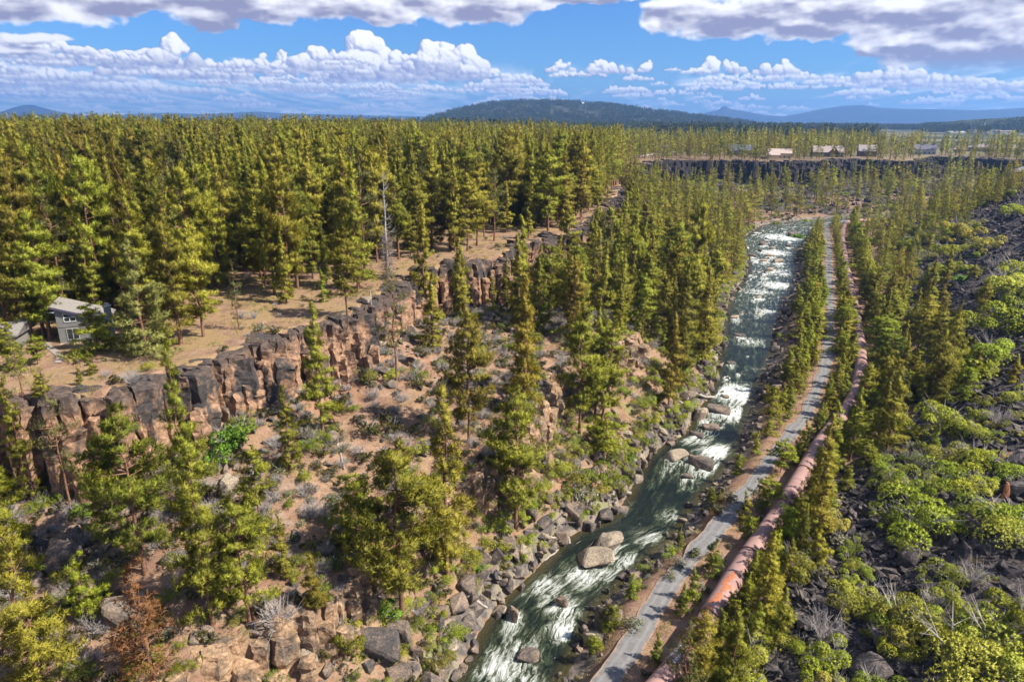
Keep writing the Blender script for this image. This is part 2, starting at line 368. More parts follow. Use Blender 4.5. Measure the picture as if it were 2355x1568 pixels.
def make_pine(seed, h=20., base=.18, rad=3.2, nbr=70, tuft=.52, per=14, nb=8, shape='cone', gap=.15, trunk_r=.28, matf=None, lod=0, droop=.1, lean=0, barem=None):
    rs = np.random.RandomState(seed); tb = MB()
    seg = 9 if lod == 0 else 4
    tp = [(lean*(k/ seg)**1.5*h*.1+rs.normal()*.04*k, rs.normal()*.04*k, h*k/seg-(.4 if k == 0 else 0)) for k in range(seg+1)]
    tb.tube(tp, [trunk_r*(1-.93*k/seg)*(1.35 if k == 0 else 1) for k in range(seg+1)], 7 if lod == 0 else 4, False)
    tpa = np.array(tp); C = []; D = []; S = []
    lump = rs.rand(40)
    for b in range(nbr):
        f = (b+rs.rand())/nbr; f = f**1.05
        z = h*(base+(1-base)*f*.985)
        if shape == 'cone': r = (1-f)**.85*(.55+.45*min(1, f*5+.25))
        elif shape == 'column': r = min(1, (1-f)*2.2+.04)**.8*(.55+.45*min(1, f*4+.2))
        elif shape == 'round': r = max(.12, sqrt(max(0, 1-(f*1.55-.55)**2)) if f > .35 else .75+f*.7)
        elif shape == 'bush': r = (1-f**1.6)**.8
        az = rs.rand()*2*pi
        r *= rad*(.62+.55*rs.rand())*(.7+.45*lump[int(f*13) % 40]+.25*sin(az*2+lump[3]*6+f*9))
        if rs.rand() < gap: continue
        r = max(r, .18)
        cx, cy = np.interp(z, tpa[:, 2], tpa[:, 0]), np.interp(z, tpa[:, 2], tpa[:, 1])
        el = .55*f - droop - .12*rs.rand() + .1
        dr = np.array([cos(az)*cos(el), sin(az)*cos(el), sin(el)]); o = np.array([cx, cy, z])
        if lod == 0 and r > .6: tb.tube([o, o+dr*r*.5+np.array([0, 0, -.02*r]), o+dr*r*.95], [.035+.02*r, .02+.008*r, .01], 3, False)
        m = max(2, int(per*(r/rad)**1.25*(1 if lod == 0 else 1)+.5)); s = .25+.78*rs.rand(m)**.8
        lat = np.cross(dr, [0, 0, 1]); lat /= np.linalg.norm(lat)+1e-9
        off = lat*(rs.normal(size=(m, 1))*.26*r*s[:, None]) + np.array([0, 0, 1])*(rs.normal(size=(m, 1))*.05*r+.04*r)
        P = o+dr*(r*s)[:, None]+off
        C.append(P); dd = P-o; D.append(dd/(np.linalg.norm(dd, axis=1)[:, None]+1e-9)); S.append(tuft*(.75+.5*rs.rand(m)))
    # leader
    P = np.array([[tp[-1][0], tp[-1][1], h*(.955+.02*k)] for k in range(3)]); C.append(P); D.append(np.tile([0, 0, 1.], (3, 1))); S.append(np.full(3, tuft*.7))
    C = np.vstack(C); D = np.vstack(D); S = np.concatenate(S)
    v, f, t = blades(C, D, S, nb, rs)
    crown = leafmesh('crown', v, f, matf or M_PINE, t); NRM[crown.name] = BLN[-1]
    trunk = tb.mesh('trunk', barem or M_BARK, True)
    return trunk, crown
def join_meshes(name, meshes):
    vs = []; fs = []; mi = []; mats = []; tint = []; n = 0; nr = []
    for me in meshes:
        v = np.empty(len(me.vertices)*3, np.float32); me.vertices.foreach_get('co', v); v = v.reshape(-1, 3)
        off = len(mats); mats.extend(me.materials)
        for p in me.polygons:
            fs.append(tuple(i+n for i in p.vertices)); mi.append(off+p.material_index)
        if 'tint' in me.attributes:
            t = np.empty(len(v), np.float32); me.attributes['tint'].data.foreach_get('value', t)
        else: t = np.full(len(v), .5, np.float32)
        q = np.empty(len(v)*3, np.float32); me.vertices.foreach_get('normal', q); nr.append(NRM.get(me.name, q.reshape(-1, 3)))
        vs.append(v); tint.append(t); n += len(v)
    out = mesh_np(name, np.vstack(vs), fs, mats, True, mi, {'tint': ('FLOAT', np.concatenate(tint))}); out.normals_split_custom_set_from_vertices(np.vstack(nr).tolist()); return out
PINES = [make_pine(1, 20, .14, 4.0, 92, .46, 30, 21, 'cone', .10), make_pine(2, 20, .08, 4.4, 98, .46, 31, 21, 'cone', .06),
         make_pine(3, 20, .22, 3.5, 86, .46, 29, 21, 'column', .12), make_pine(4, 20, .18, 4.5, 88, .48, 32, 21, 'column', .16),
         make_pine(5, 20, .05, 3.5, 100, .45, 28, 21, 'cone', .05), make_pine(6, 20, .26, 4.3, 80, .48, 32, 21, 'round', .14)]
SPARSE = [make_pine(11, 20, .18, 3.2, 64, .42, 15, 12, 'column', .25, matf=M_SPARSE), make_pine(12, 20, .30, 3.6, 58, .44, 17, 12, 'round', .22, matf=M_SPARSE)]
YOUNG = [make_pine(21, 8, .04, 2.2, 64, .30, 24, 21, 'cone', .04, .11, M_YPINE), make_pine(22, 8, .10, 2.0, 60, .30, 23, 21, 'cone', .08, .11, M_YPINE),
         make_pine(23, 8, .03, 2.5, 66, .31, 25, 21, 'bush', .06, .11, M_YPINE), make_pine(24, 8, .20, 2.3, 54, .31, 24, 21, 'round', .08, .1, M_YPINE)]
PALE = make_pine(31, 20, .02, 5.4, 116, .48, 34, 21, 'cone', .04, .35, M_PALE)
BROWN = make_pine(41, 12, .05, 3.3, 84, .34, 30, 11, 'cone', .15, .2, M_BROWN, barem=M_BARK)
LOD1 = [join_meshes('pine_mid', make_pine(50+i, 20, [.10, .16, .05, .2, .12][i], [3.6, 3.9, 3.3, 3.7, 4.1][i], 52, .58, 20, 9, ['cone', 'cone', 'cone', 'column', 'column'][i], .1, lod=1)) for i in range(5)]
LOD2 = [join_meshes('pine_far', make_pine(60+i, 20, .08, 3.6+.3*i, 24, 1.5, 5, 6, ['cone', 'column', 'cone'][i], .08, .3, lod=1)) for i in range(3)]
M_FARWOOD = foliage('distant_needles', (.030,.048,.018), (.095,.115,.035), (.12,.12,.04), .1)  # darker than the nearer pines, with the butte's cloud shadow put into the colour
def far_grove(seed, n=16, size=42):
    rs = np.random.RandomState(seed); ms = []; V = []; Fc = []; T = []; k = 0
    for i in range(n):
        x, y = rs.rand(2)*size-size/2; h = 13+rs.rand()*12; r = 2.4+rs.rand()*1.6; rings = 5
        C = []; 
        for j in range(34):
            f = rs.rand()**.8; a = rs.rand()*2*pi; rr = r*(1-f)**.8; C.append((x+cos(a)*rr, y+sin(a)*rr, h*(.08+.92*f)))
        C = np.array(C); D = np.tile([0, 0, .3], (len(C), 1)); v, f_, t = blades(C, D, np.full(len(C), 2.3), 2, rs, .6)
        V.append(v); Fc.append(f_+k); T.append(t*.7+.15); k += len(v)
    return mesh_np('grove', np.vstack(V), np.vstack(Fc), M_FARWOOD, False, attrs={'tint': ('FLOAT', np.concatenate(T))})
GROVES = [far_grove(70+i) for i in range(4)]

def make_shrub(seed, h=1.6, rad=1.4, n=150, leaf=.20, nb=7, matf=None, stems=14, flat=.7, woody=None, wid=.5):
    rs = np.random.RandomState(seed); sb = MB(); C = []; D = []
    lob = [(rs.normal()*.46*rad, rs.normal()*.46*rad, h*(.22+.55*rs.rand()), rad*(.22+.34*rs.rand())) for _ in range(11)]
    for i in range(n):
        cx, cy, cz, cr = lob[rs.randint(11)]; d = rs.normal(size=3); d /= np.linalg.norm(d); d[2] = abs(d[2])*.9-.15
        C.append((cx+d[0]*cr, cy+d[1]*cr, max(.05, cz+d[2]*cr*flat))); D.append(d)
    for i in range(stems):
        a = rs.rand()*2*pi; r = rad*(.5+.45*rs.rand()); hh = h*(.65+.6*rs.rand())
        sb.tube([(0, 0, -.1), (cos(a)*r*.35, sin(a)*r*.35, hh*.6), (cos(a)*r, sin(a)*r, hh)], [.03, .02, .006], 3, False)
        for q in range(3):
            b = a+rs.normal()*.7; sb.tube([(cos(a)*r*.5, sin(a)*r*.5, hh*.7), (cos(b)*r*1.05, sin(b)*r*1.05, hh*(.8+.3*rs.rand()))], [.013, .004], 3, False)
    v, f, t = blades(np.array(C), np.array(D), np.full(len(C), leaf), nb, rs, wid)
    fm_ = leafmesh('foliage', v, f, matf, t); NRM[fm_.name] = BLN[-1]; return sb.mesh('stems', woody or M_TWIG), fm_
SHR = {'willow': [make_shrub(101+i, [2.1, 1.5, 1.9][i], [1.3, 1.6, 1.5][i], 1500, .085, 11, M_WILLOW, 7, 1.0, None, .34) for i in range(3)], 'vivid': [make_shrub(111, 1.7, 1.4, 640, .15, 10, M_VIVID)],
       'sage': [make_shrub(121+i, .9, .8, 200, .11, 7, M_SAGE, 10) for i in range(2)], 'olive': [make_shrub(131+i, 1.2, 1.1, 260, .15, 7, M_OLIVE, 12) for i in range(2)]}
def make_twigs(seed, h=1.5, r=1.2, n=60):
    rs = np.random.RandomState(seed); sb = MB()
    for i in range(n):
        a = rs.rand()*2*pi; q = r*sqrt(rs.rand()); hh = h*(.5+.6*rs.rand())
        p0 = np.array([cos(a)*q*.2, sin(a)*q*.2, 0]); p2 = np.array([cos(a)*q, sin(a)*q, hh]); p1 = (p0+p2)/2+rs.normal(size=3)*.1
        sb.tube([p0, p1, p2], [.03, .022, .008], 3, False)
        for k in range(3): sb.tube([p1+(p2-p1)*rs.rand(), p2+rs.normal(size=3)*.28*r], [.012, .005], 3, False)
    return sb.mesh('bare_twigs', M_TWIG)
TWIGS = [make_twigs(141), make_twigs(142, 1.1, 1.3, 50)]
# ------------------------------------------------------------------ rocks
import bmesh
def make_rock(seed, m, squash=(1, .85, .7), npt=13, rough=.05, sub=2):
    rs = np.random.RandomState(seed); bm = bmesh.new()
    P = rs.uniform(-1, 1, size=(npt, 3)); P = P/np.maximum(np.abs(P).max(1), .6)[:, None]*rs.uniform(.72, 1, size=(npt, 1))
    for p in P: bm.verts.new(p*np.array(squash)*.5)
    r = bmesh.ops.convex_hull(bm, input=bm.verts[:])
    bmesh.ops.delete(bm, geom=list({e for e in r['geom_interior']+r['geom_unused'] if isinstance(e, bmesh.types.BMVert)}), context='VERTS')
    if sub:
        bmesh.ops.bevel(bm, geom=bm.edges[:]+bm.verts[:], offset=.045, segments=1, affect='EDGES', profile=.6)
        bmesh.ops.triangulate(bm, faces=bm.faces[:])
        for _ in range(sub):
            bmesh.ops.subdivide_edges(bm, edges=[e for e in bm.edges if e.calc_length() > .16], cuts=1, use_grid_fill=False)
            bmesh.ops.triangulate(bm, faces=bm.faces[:])
        for v in bm.verts:
            c = v.co; k = float(fbm(np.array([c.x*3+c.z*2+seed]), np.array([c.y*3-c.z*1.3]), .8, 3, seed)[0]); v.co = c*(1+k*rough*2)
    bm.normal_update(); me = bpy.data.meshes.new('rock'); bm.to_mesh(me); bm.free(); me.materials.append(m); 
    me.polygons.foreach_set('use_smooth', np.full(len(me.polygons), False)); return me
ROCKS = [make_rock(200+i, M_ROCK, [(1, .85, .7), (1, .7, .55), (1, .9, .85), (.8, .8, 1), (1, .6, .8), (1, .9, .45)][i % 6], 12+i % 4) for i in range(10)]
PROCKS = [make_rock(230+i, M_PALER, (1, .85, .65), 14, .07) for i in range(3)]
LROCKS = [make_rock(240+i, M_LAVA, [(1, .85, .7), (1, .7, .5), (.9, .8, .8), (1, .6, .6)][i % 4], 10, sub=0) for i in range(7)]
SROCKS = [make_rock(260+i, M_ROCK, [(1, .85, .7), (1, .7, .5), (.9, .8, .8)][i % 3], 10, sub=0) for i in range(5)]
LBIG = [make_rock(270+i, M_LAVA, [(1, .85, .7), (1, .7, .6), (.9, .8, .8)][i % 3], 12) for i in range(4)]

def scatter(name, protos, P, rot, scl, idx, label=None, cat=None, kind='stuff'):
    """one countless thing: points carrying copies of a few shapes"""
    cc = bpy.data.collections.new(name+'_shapes')
    for i, me in enumerate(protos):
        o = bpy.data.objects.new('%s_shape_%02d' % (name, i), me); cc.objects.link(o)
    me = bpy.data.meshes.new(name); P = np.asarray(P, np.float32); me.vertices.add(len(P)); me.vertices.foreach_set('co', P.ravel())
    a = me.attributes.new('rot', 'FLOAT_VECTOR', 'POINT'); a.data.foreach_set('vector', np.asarray(rot, np.float32).ravel())
    a = me.attributes.new('scl', 'FLOAT_VECTOR', 'POINT'); a.data.foreach_set('vector', np.asarray(scl, np.float32).ravel())
    a = me.attributes.new('idx', 'INT', 'POINT'); a.data.foreach_set('value', np.asarray(idx, np.int32))
    o = obj(name, me)
    g = bpy.data.node_groups.new(name, 'GeometryNodeTree'); g.interface.new_socket('Geometry', in_out='INPUT', socket_type='NodeSocketGeometry'); g.interface.new_socket('Geometry', in_out='OUTPUT', socket_type='NodeSocketGeometry')
    gi = g.nodes.new('NodeGroupInput'); go = g.nodes.new('NodeGroupOutput'); ip = g.nodes.new('GeometryNodeInstanceOnPoints'); ci = g.nodes.new('GeometryNodeCollectionInfo')
    ci.inputs['Collection'].default_value = cc; ci.inputs['Separate Children'].default_value = True; ci.inputs['Reset Children'].default_value = True
    def na(nm, t):
        n = g.nodes.new('GeometryNodeInputNamedAttribute'); n.data_type = t; n.inputs[0].default_value = nm; return n.outputs[0]
    e = g.nodes.new('FunctionNodeEulerToRotation'); L = g.links.new
    L(gi.outputs[0], ip.inputs['Points']); L(ci.outputs[0], ip.inputs['Instance']); ip.inputs['Pick Instance'].default_value = True
    L(na('idx', 'INT'), ip.inputs['Instance Index']); L(na('rot', 'FLOAT_VECTOR'), e.inputs[0]); L(e.outputs[0], ip.inputs['Rotation']); L(na('scl', 'FLOAT_VECTOR'), ip.inputs['Scale'])
    L(ip.outputs[0], go.inputs[0])
    md = o.modifiers.new('scatter', 'NODES'); md.node_group = g
    return tag(o, label, cat, None, kind)

# ================================================================== GROUND
def axis(segs):
    out = []
    for a, b, st in segs: out.append(np.arange(a, b, st))
    return np.concatenate(out)
gx = np.r_[-np.geomspace(15000, 160, 34), axis([(-150, -78, 1.6), (-78, 105, .75), (105, 190, 1.1), (190, 330, 2.2), (330, 620, 5)]), np.geomspace(620, 15000, 26)]
gy = np.r_[-np.geomspace(500, 45, 6), axis([(-40, 30, 4), (30, 135, .7), (135, 260, 1.05), (260, 640, 2.1)]), np.geomspace(642, 18000, 46)]
GX, GY = np.meshgrid(gx, gy); X = GX.ravel(); Y = GY.ravel()
Z, dd = height(X, Y, full=True)
dist = np.sqrt(X**2+Y**2)
Z = Z - sstep(1500, 6000, dist)*14 - sstep(600, 1500, dist)*sstep(-.35, -.6, X/np.maximum(Y, 1))*8
nx, ny = len(gx), len(gy)
ii = (np.arange(ny-1)[:, None]*nx+np.arange(nx-1)[None]).ravel(); FQ = np.stack([ii, ii+1, ii+nx+1, ii+nx], 1)
# fine relief
relief = fbm(X, Y, 2.4, 3, 77)*.22*np.clip(dd['scree']*2+dd['talus']+.25, 0, 1.4)*np.where(dd['can'], 1, .4)*(1-dd['path'])
relief[(dd['dW'] < .6)] = 0
Zt = Z + relief
colr = np.zeros((X.size, 4), np.float32); colr[:, 0] = dd['scree']; colr[:, 1] = dd['talus']; colr[:, 2] = dd['green']; colr[:, 3] = 1
clear = np.zeros(X.size); clear = np.where(dd['can'], .15, 1.0)*1.0
clear = clear*(1-sstep(400, 900, dist))
m, nt = mat('ground'); n = N(nt); pos = n('ShaderNodeNewGeometry').outputs['Position']
za = n.attr('zones'); sep = n('ShaderNodeSeparateColor'); n.link(za.outputs['Color'], sep.inputs[0]); scr, tal, gre = sep.outputs
nA = n.noise(pos, .06, 5, .6, .5); nB = n.noise(pos, .5, 6, .65); nC = n.noise(pos, 3.5, 4, .7); nD = n.noise(pos, .16, 5, .6, .8)
soil = n.mix(n.ramp(nB, .3, .7), (.20, .112, .072), (.37, .232, .152)); soil = n.mix(n.ramp(nA, .52, .72), soil, (.34, .175, .10))
dry = n.mix(n.ramp(nC, .35, .65), (.26, .165, .08), (.38, .265, .125)); onp = n.attr('plateau').outputs['Fac']
g1 = n.mix(n.math('MULTIPLY', n.ramp(nD, .42, .60), n.math('MULTIPLY_ADD', onp, .75, .2)), soil, dry)
litter = n.mix(n.math('MULTIPLY', n.ramp(nC, .50, .62), .62), g1, (.13, .10, .085))
rock = n.mix(n.ramp(nB, .4, .62), (.10, .088, .082), (.27, .215, .175)); tl = n.ramp(n.math('ADD', tal, n.math('MULTIPLY_ADD', nB, .9, -.5)), .25, .6)
g2 = n.mix(tl, litter, rock)
lava = n.mix(n.ramp(nC, .4, .7), (.045, .039, .039), (.19, .155, .14)); sc1 = n.ramp(n.math('ADD', scr, n.math('MULTIPLY_ADD', nB, .7, -.35)), .2, .5)
g3 = n.mix(sc1, g2, lava)
gr = n.mix(n.ramp(nC, .3, .7), (.10, .12, .03), (.22, .25, .07)); g4 = n.mix(n.math('MULTIPLY', gre, n.ramp(nB, .48, .62)), g3, gr)
far_ = n.attr('farland').outputs['Fac']; nF = n.noise(pos, .004, 5, .6, .5)
g5 = n.mix(far_, g4, n.mix(n.ramp(nF, .42, .6), (.05, .062, .03), (.19, .16, .10)))
b = n.bsdf(g5, .95, .15, n.bump(n.math('MULTIPLY_ADD', nC, .5, nB), .9, .3)); n.out(b.outputs[0]); M_GROUND = m
me = mesh_np('ground', np.stack([X, Y, Zt], 1), FQ, M_GROUND, True, attrs={'zones': ('FLOAT_COLOR', colr), 'plateau': ('FLOAT', clear), 'farland': ('FLOAT', sstep(380, 900, dist))})
tag(obj('ground', me), kind='structure')

# ------------------------------------------------------------------ river
NT = 90
s_acc = np.r_[0, np.cumsum(np.sqrt((np.diff(RC, axis=0)**2).sum(1)))]
ns = 2400; si = np.linspace(0, s_acc[-1], ns)
Lx = np.stack([np.interp(si, s_acc, RLn[:, k]) for k in (0, 1)], 1); Rx = np.stack([np.interp(si, s_acc, RRn[:, k]) for k in (0, 1)], 1)
tt = np.linspace(-.16, 1.16, NT); width = np.linalg.norm(Rx-Lx, axis=1)
P = Lx[:, None]*(1-tt)[None, :, None]+Rx[:, None]*tt[None, :, None]
FOAM = [(1700,905,8,1.0),(1690,950,6,.9),(1655,1040,5,1),(1640,1080,5,.9),(1590,1090,3,.5),(1600,1010,5,.6),(1725,785,6,.6),(1745,850,5,.4),(1765,715,6,.55),(1790,655,8,.7),(1795,625,8,.6),(1745,670,7,.5),(1780,580,9,.7),(1800,545,14,.7),(1740,600,9,.5),(1545,1190,3.5,.6),(1500,1240,3.5,.7),(1440,1290,3.5,.75),(1340,1325,4,.75),(1250,1345,4,.75),(1290,1395,3.5,.8),(1300,1450,3,.9),(1310,1420,3,.7),(1200,1495,3.5,.7),(1150,1530,4,.8),(1210,1560,3,.6),(1180,1350,2.5,.6),(1405,1325,3,.5),(1370,1300,2,.5),(1660,960,5,.35),(1700,860,6,.3)]
fm = np.full(P.shape[:2], .05)+.17*sstep(120, 200, P[..., 1])
for a, b_, r, w in FOAM:
    c = at(a, b_, 0); fm = np.maximum(fm, w*np.exp(-(((P-c)**2).sum(2))/(r*r)))
RIVROCK = [  # display position, width m, height m, pale?, label
 (1370,1290,5.4,2.7,1,'big sandy-brown boulder shaped like a wedge in the river beside the driftwood jam'),
 (1402,1258,4.9,2.5,1,'rounded sandy-brown boulder just behind the wedge-shaped one in the river'),
 (1293,1385,2.2,1.6,0,'upright grey fin of rock standing in the white swirl mid river'),
 (1183,1420,2.9,1.5,0,'dark wet slab with a hollow in the calm green water near the left bank'),
 (1215,1508,2.7,1.1,0,'low dark grey rock awash in foam nearest the bottom of the river'),
 (1202,1352,1.7,.6,0,'small flat dark rock breaking the foam below the left boulder pile'),
 (1398,1362,1.2,.8,0,'thin pointed rock alone in the right half of the green river'),
 (1555,1052,4.2,2.2,1,'tan topped boulder left of the waterfall, ringed with white water'),
 (1610,1072,4.6,1.7,0,'broad flat-topped boulder in the middle of the white cascade'),
 (1578,1093,2.6,.8,0,'low grey rock just below the broad flat-topped cascade boulder'),
 (1612,962,3.4,3.0,1,'tall rounded tan boulder at the left waterline above the cascade'),
 (1650,946,5.0,1.2,0,'wide flat slate-grey slab just under the log jam rapid'),
 (1634,986,3.4,.9,0,'flat grey stone left of the dark blue water'),
 (1600,1003,2.8,.9,0,'grey stone at the left waterline below the tall rounded boulder'),
 (1667,913,1.8,.5,0,'small dark rock poking out of the biggest white rapid'),
 (1742,684,3.6,2.0,1,'pale round boulder alone in mid river below the far rapids'),
 (1744,719,2.6,1.4,1,'small pale boulder mid river, next below the pale round one'),
 (1689,730,3.4,1.0,1,'flat tan rock beside the left bank bushes'),
 (1700,772,3.2,.7,0,'low slab barely above the water left of centre'),
 (1681,836,2.4,.6,0,'dark slab awash near the left shore of the smooth blue reach'),
 (1787,603,4.6,2.6,1,'square brown block standing in the far rapids'),
 (1768,623,3.8,2.0,1,'brown boulder in the far rapids just left of the square block'),
 (1757,637,3,1.2,1,'flat rock below the brown boulder in the far rapids'),
 (1768,589,4.2,1.6,1,'flat tan boulder above the square block in the far rapids'),
 (1752,562,4,2,0,'dark boulder at the left of the uppermost rapids'),
 (1776,572,3.4,1.5,1,'tan rock in the uppermost rapids'),
 (1755,600,4,1.2,1,'long low tan ledge upstream of the brown boulder'),
 (1820,541,5.5,2.6,0,'dark boulder beside the far islet of green bushes'),
 (1812,567,3,1.2,0,'dark flat rock close to the right bank of the far rapids'),
 (1745,577,2.6,1.5,0,'grey rock against the left bank of the far rapids'),
 (1730,590,3,1.4,0,'grey rock on the left side below the uppermost rapids'),
 (1700,548,5,2.2,0,'dark shoreline boulder where the river comes out of the trees'),
 (1790,497,0,0,0,'')]
fr = at(0, 1, 0)
for (a, b_, w_, h_, p_, l_) in RIVROCK:
    if w_ > 1.5:
        c = at(a, b_, 0); dx = P[..., 0]-c[0]; dy = P[..., 1]-c[1]
        fm = np.maximum(fm, .62*np.exp(-((dx**2+(dy+w_*.5)**2)/(w_*.72)**2)**1.2))
rsw = np.random.RandomState(8); ROCKST = []
for k_ in range(230):
    j_ = rsw.randint(int(NRIV*.10), int(NRIV*.62)); t_ = rsw.beta(.7, .9)
    if j_ < NRIV*.27 and rsw.rand() < .7: continue
    q_ = RLn[j_]*(1-t_)+RRn[j_]*t_; ROCKST.append((q_[0]+rsw.normal()*.8, q_[1]+rsw.normal()*.8, .6+2.1*rsw.rand()**2))
Sg = np.broadcast_to(si[:, None], fm.shape); Tg = (tt[None]*width[:, None])
for (cx_, cy_, w_) in [(*at(a, b_, 0), w_) for (a, b_, w_, h_, p_, l_) in RIVROCK if w_ > 1.2]+ROCKST:
    k_ = np.argmin((P[..., 0]-cx_)**2+(P[..., 1]-cy_)**2); i_, j_ = divmod(int(k_), NT); i0_ = max(0, i_-int(w_*9/(si[1]-si[0]))); i1_ = i_+int(w_*1.5/(si[1]-si[0]))+2
    ds = Sg[i_, j_]-Sg[i0_:i1_]; dt = Tg[i0_:i1_]-Tg[i_, j_]; wk_ = np.exp(-(dt/(w_*.55+np.maximum(ds, 0)*.16))**2)*np.exp(-np.maximum(ds, 0)/(w_*2.3))*np.exp(-np.minimum(ds, 0)**2/(w_*.6)**2)
    fm[i0_:i1_] = np.maximum(fm[i0_:i1_], .80*wk_)
edge = np.minimum(np.abs(tt), np.abs(1-tt))[None]*width[:, None]
fm = fm*(.95-.12*(1-sstep(90, 150, P[..., 1])))+.16*sstep(160, 260, P[..., 1])
fm = fm*sstep(.2, 2.2, edge)+.12*(1-sstep(0, 1.6, edge))*(P[..., 1] > 90)
zz = .05*fbm(P[..., 0].ravel(), P[..., 1].ravel(), 1.3, 3, 5).reshape(fm.shape)*(1+4*fm)+.42*np.clip(fm-.15, 0, 1)*(fbm(P[..., 0].ravel(), P[..., 1].ravel(), 2.2, 3, 15).reshape(fm.shape)+.2)
V = np.concatenate([P, zz[..., None]], 2).reshape(-1, 3)
ii = (np.arange(ns-1)[:, None]*NT+np.arange(NT-1)[None]).ravel(); FQ = np.stack([ii, ii+1, ii+NT+1, ii+NT], 1)
flow = np.stack([np.broadcast_to(si[:, None], fm.shape), tt[None]*width[:, None], np.zeros(fm.shape)], 2).reshape(-1, 3)
m, nt = mat('river_water'); n = N(nt); fa = n.attr('flow').outputs['Vector']; fo = n.attr('foam').outputs['Fac']; pos = n('ShaderNodeNewGeometry').outputs['Position']
wv = n('ShaderNodeTexNoise'); n.link(n.vmul(fa, (.35, .35, 0)), wv.inputs['Vector']); wv.inputs['Scale'].default_value = 1; wv.inputs['Detail'].default_value = 3
va = n('ShaderNodeVectorMath', operation='MULTIPLY_ADD'); n.link(wv.outputs['Color'], va.inputs[0]); va.inputs[1].default_value = (1.9, 2.3, 0); n.link(n.vmul(fa, (.38, 1.45, 0)), va.inputs[2])
f1 = n.noise(va.outputs[0], .65, 9, .66)
def ridge(sc, w_): return n.math('SUBTRACT', 1, n.math('MULTIPLY', n.math('ABSOLUTE', n.math('SUBTRACT', n.noise(va.outputs[0], sc, 6, .62, .6), .5)), w_), clamp=True)
r1 = ridge(.9, 9); r2 = ridge(2.1, 8); rr_ = n.math('MULTIPLY_ADD', r2, .55, r1)
fd = n.math('ADD', n.math('MULTIPLY', fo, .58), n.math('ADD', n.math('MULTIPLY', n.math('SUBTRACT', f1, .5), 1.25), n.math('MULTIPLY', rr_, n.math('MULTIPLY_ADD', fo, .46, .015))))
foamf = n.math('MULTIPLY', n.ramp(fd, .36, .80), n.math('MULTIPLY_ADD', n.noise(va.outputs[0], 3.5, 8, .75), 1.2, .25), clamp=True)
deep = n.mix(n.attr('shoal').outputs['Fac'], n.mix(n.ramp(f1, .35, .7), (.005, .010, .008), (.013, .020, .012)), (.050, .042, .016))
aer = n.mix(n.ramp(fd, .16, .55), deep, (.070, .085, .042))
c = n.mix(foamf, aer, (.72, .74, .71))
rg = n.math('MULTIPLY_ADD', foamf, .6, .17)
h1 = n.noise(n.vmul(fa, (.9, 1.5, 0)), 1.7, 5, .6); h2 = n.noise(pos, 6, 3, .6)
bp = n.bump(n.math('ADD', n.math('MULTIPLY_ADD', h2, .12, h1), n.math('MULTIPLY', foamf, .35)), 1, .28)
b = n.bsdf(c, rg, .5, bp); b.inputs['IOR'].default_value = 1.33; n.out(b.outputs[0]); M_WATER = m
me = mesh_np('river', V, FQ, M_WATER, True, attrs={'foam': ('FLOAT', fm)})
a = me.attributes.new('flow', 'FLOAT_VECTOR', 'POINT'); a.data.foreach_set('vector', flow.astype(np.float32).ravel())
a = me.attributes.new('shoal', 'FLOAT', 'POINT'); a.data.foreach_set('value', ((1-sstep(0, 2.4, edge))*np.ones(fm.shape)).astype(np.float32).ravel())
tag(obj('river', me), kind='structure')

# ------------------------------------------------------------------ gravel path
def ribbon(pts, w, z, n_=9, jit=.25, seed=0):
    p = resample(pts, 1.0); d = np.gradient(p, axis=0); d /= np.linalg.norm(d, axis=1)[:, None]; nn = np.stack([d[:, 1], -d[:, 0]], 1)
    s = np.arange(len(p)); wl = w/2+jit*fbm(s, s*0, 4, 3, seed); wr = w/2+jit*fbm(s, s*0+9, 4, 3, seed+3)
    t = np.linspace(0, 1, n_); off = -wl[:, None]*(1-t)+wr[:, None]*t
    V = p[:, None]+nn[:, None]*off[..., None]
    zz = (z+.05*np.sin(t*pi)+.0*t)[None]*np.ones(off.shape) if np.isscalar(z) else z(V[..., 0].ravel(), V[..., 1].ravel()).reshape(off.shape)
    V3 = np.concatenate([V, zz[..., None]], 2).reshape(-1, 3); ii = (np.arange(len(p)-1)[:, None]*n_+np.arange(n_-1)[None]).ravel()
    return V3, np.stack([ii, ii+1, ii+n_+1, ii+n_], 1), np.broadcast_to(t, off.shape).ravel(), p, nn
V3, FQ, tv, _, _ = ribbon(PATH, 2.7, 3.30, 9, .7, 5)
m, nt = mat('gravel'); n = N(nt); pos = n('ShaderNodeNewGeometry').outputs['Position']; ac = n.attr('across').outputs['Fac']
a1 = n.noise(pos, 1.2, 6, .7); a2 = n.noise(pos, 14, 3, .7); c = n.mix(n.ramp(a1, .3, .7), (.145, .138, .136), (.215, .205, .198)); c = n.mix(n.math('MULTIPLY', n.ramp(a2, .5, .75), .4), c, (.16, .15, .15))
tr = n.math('ABSOLUTE', n.math('SUBTRACT', n.math('ABSOLUTE', n.math('SUBTRACT', ac, .5)), .2)); c = n.mix(n.math('MULTIPLY', n.math('SUBTRACT', 1, n.ramp(tr, .03, .1)), .45), c, (.26, .25, .24))
ed = n.math('ADD', n.math('ABSOLUTE', n.math('SUBTRACT', ac, .5)), n.math('MULTIPLY_ADD', a1, .3, -.15)); c = n.mix(n.ramp(ed, .40, .5), c, (.33, .22, .15))
b = n.bsdf(c, .95, .15, n.bump(a2, .5, .04)); n.out(b.outputs[0]); M_GRAVEL = m
tag(obj('gravel_path', mesh_np('gravel_path', V3, FQ, M_GRAVEL, True, attrs={'across': ('FLOAT', tv)})), kind='structure')

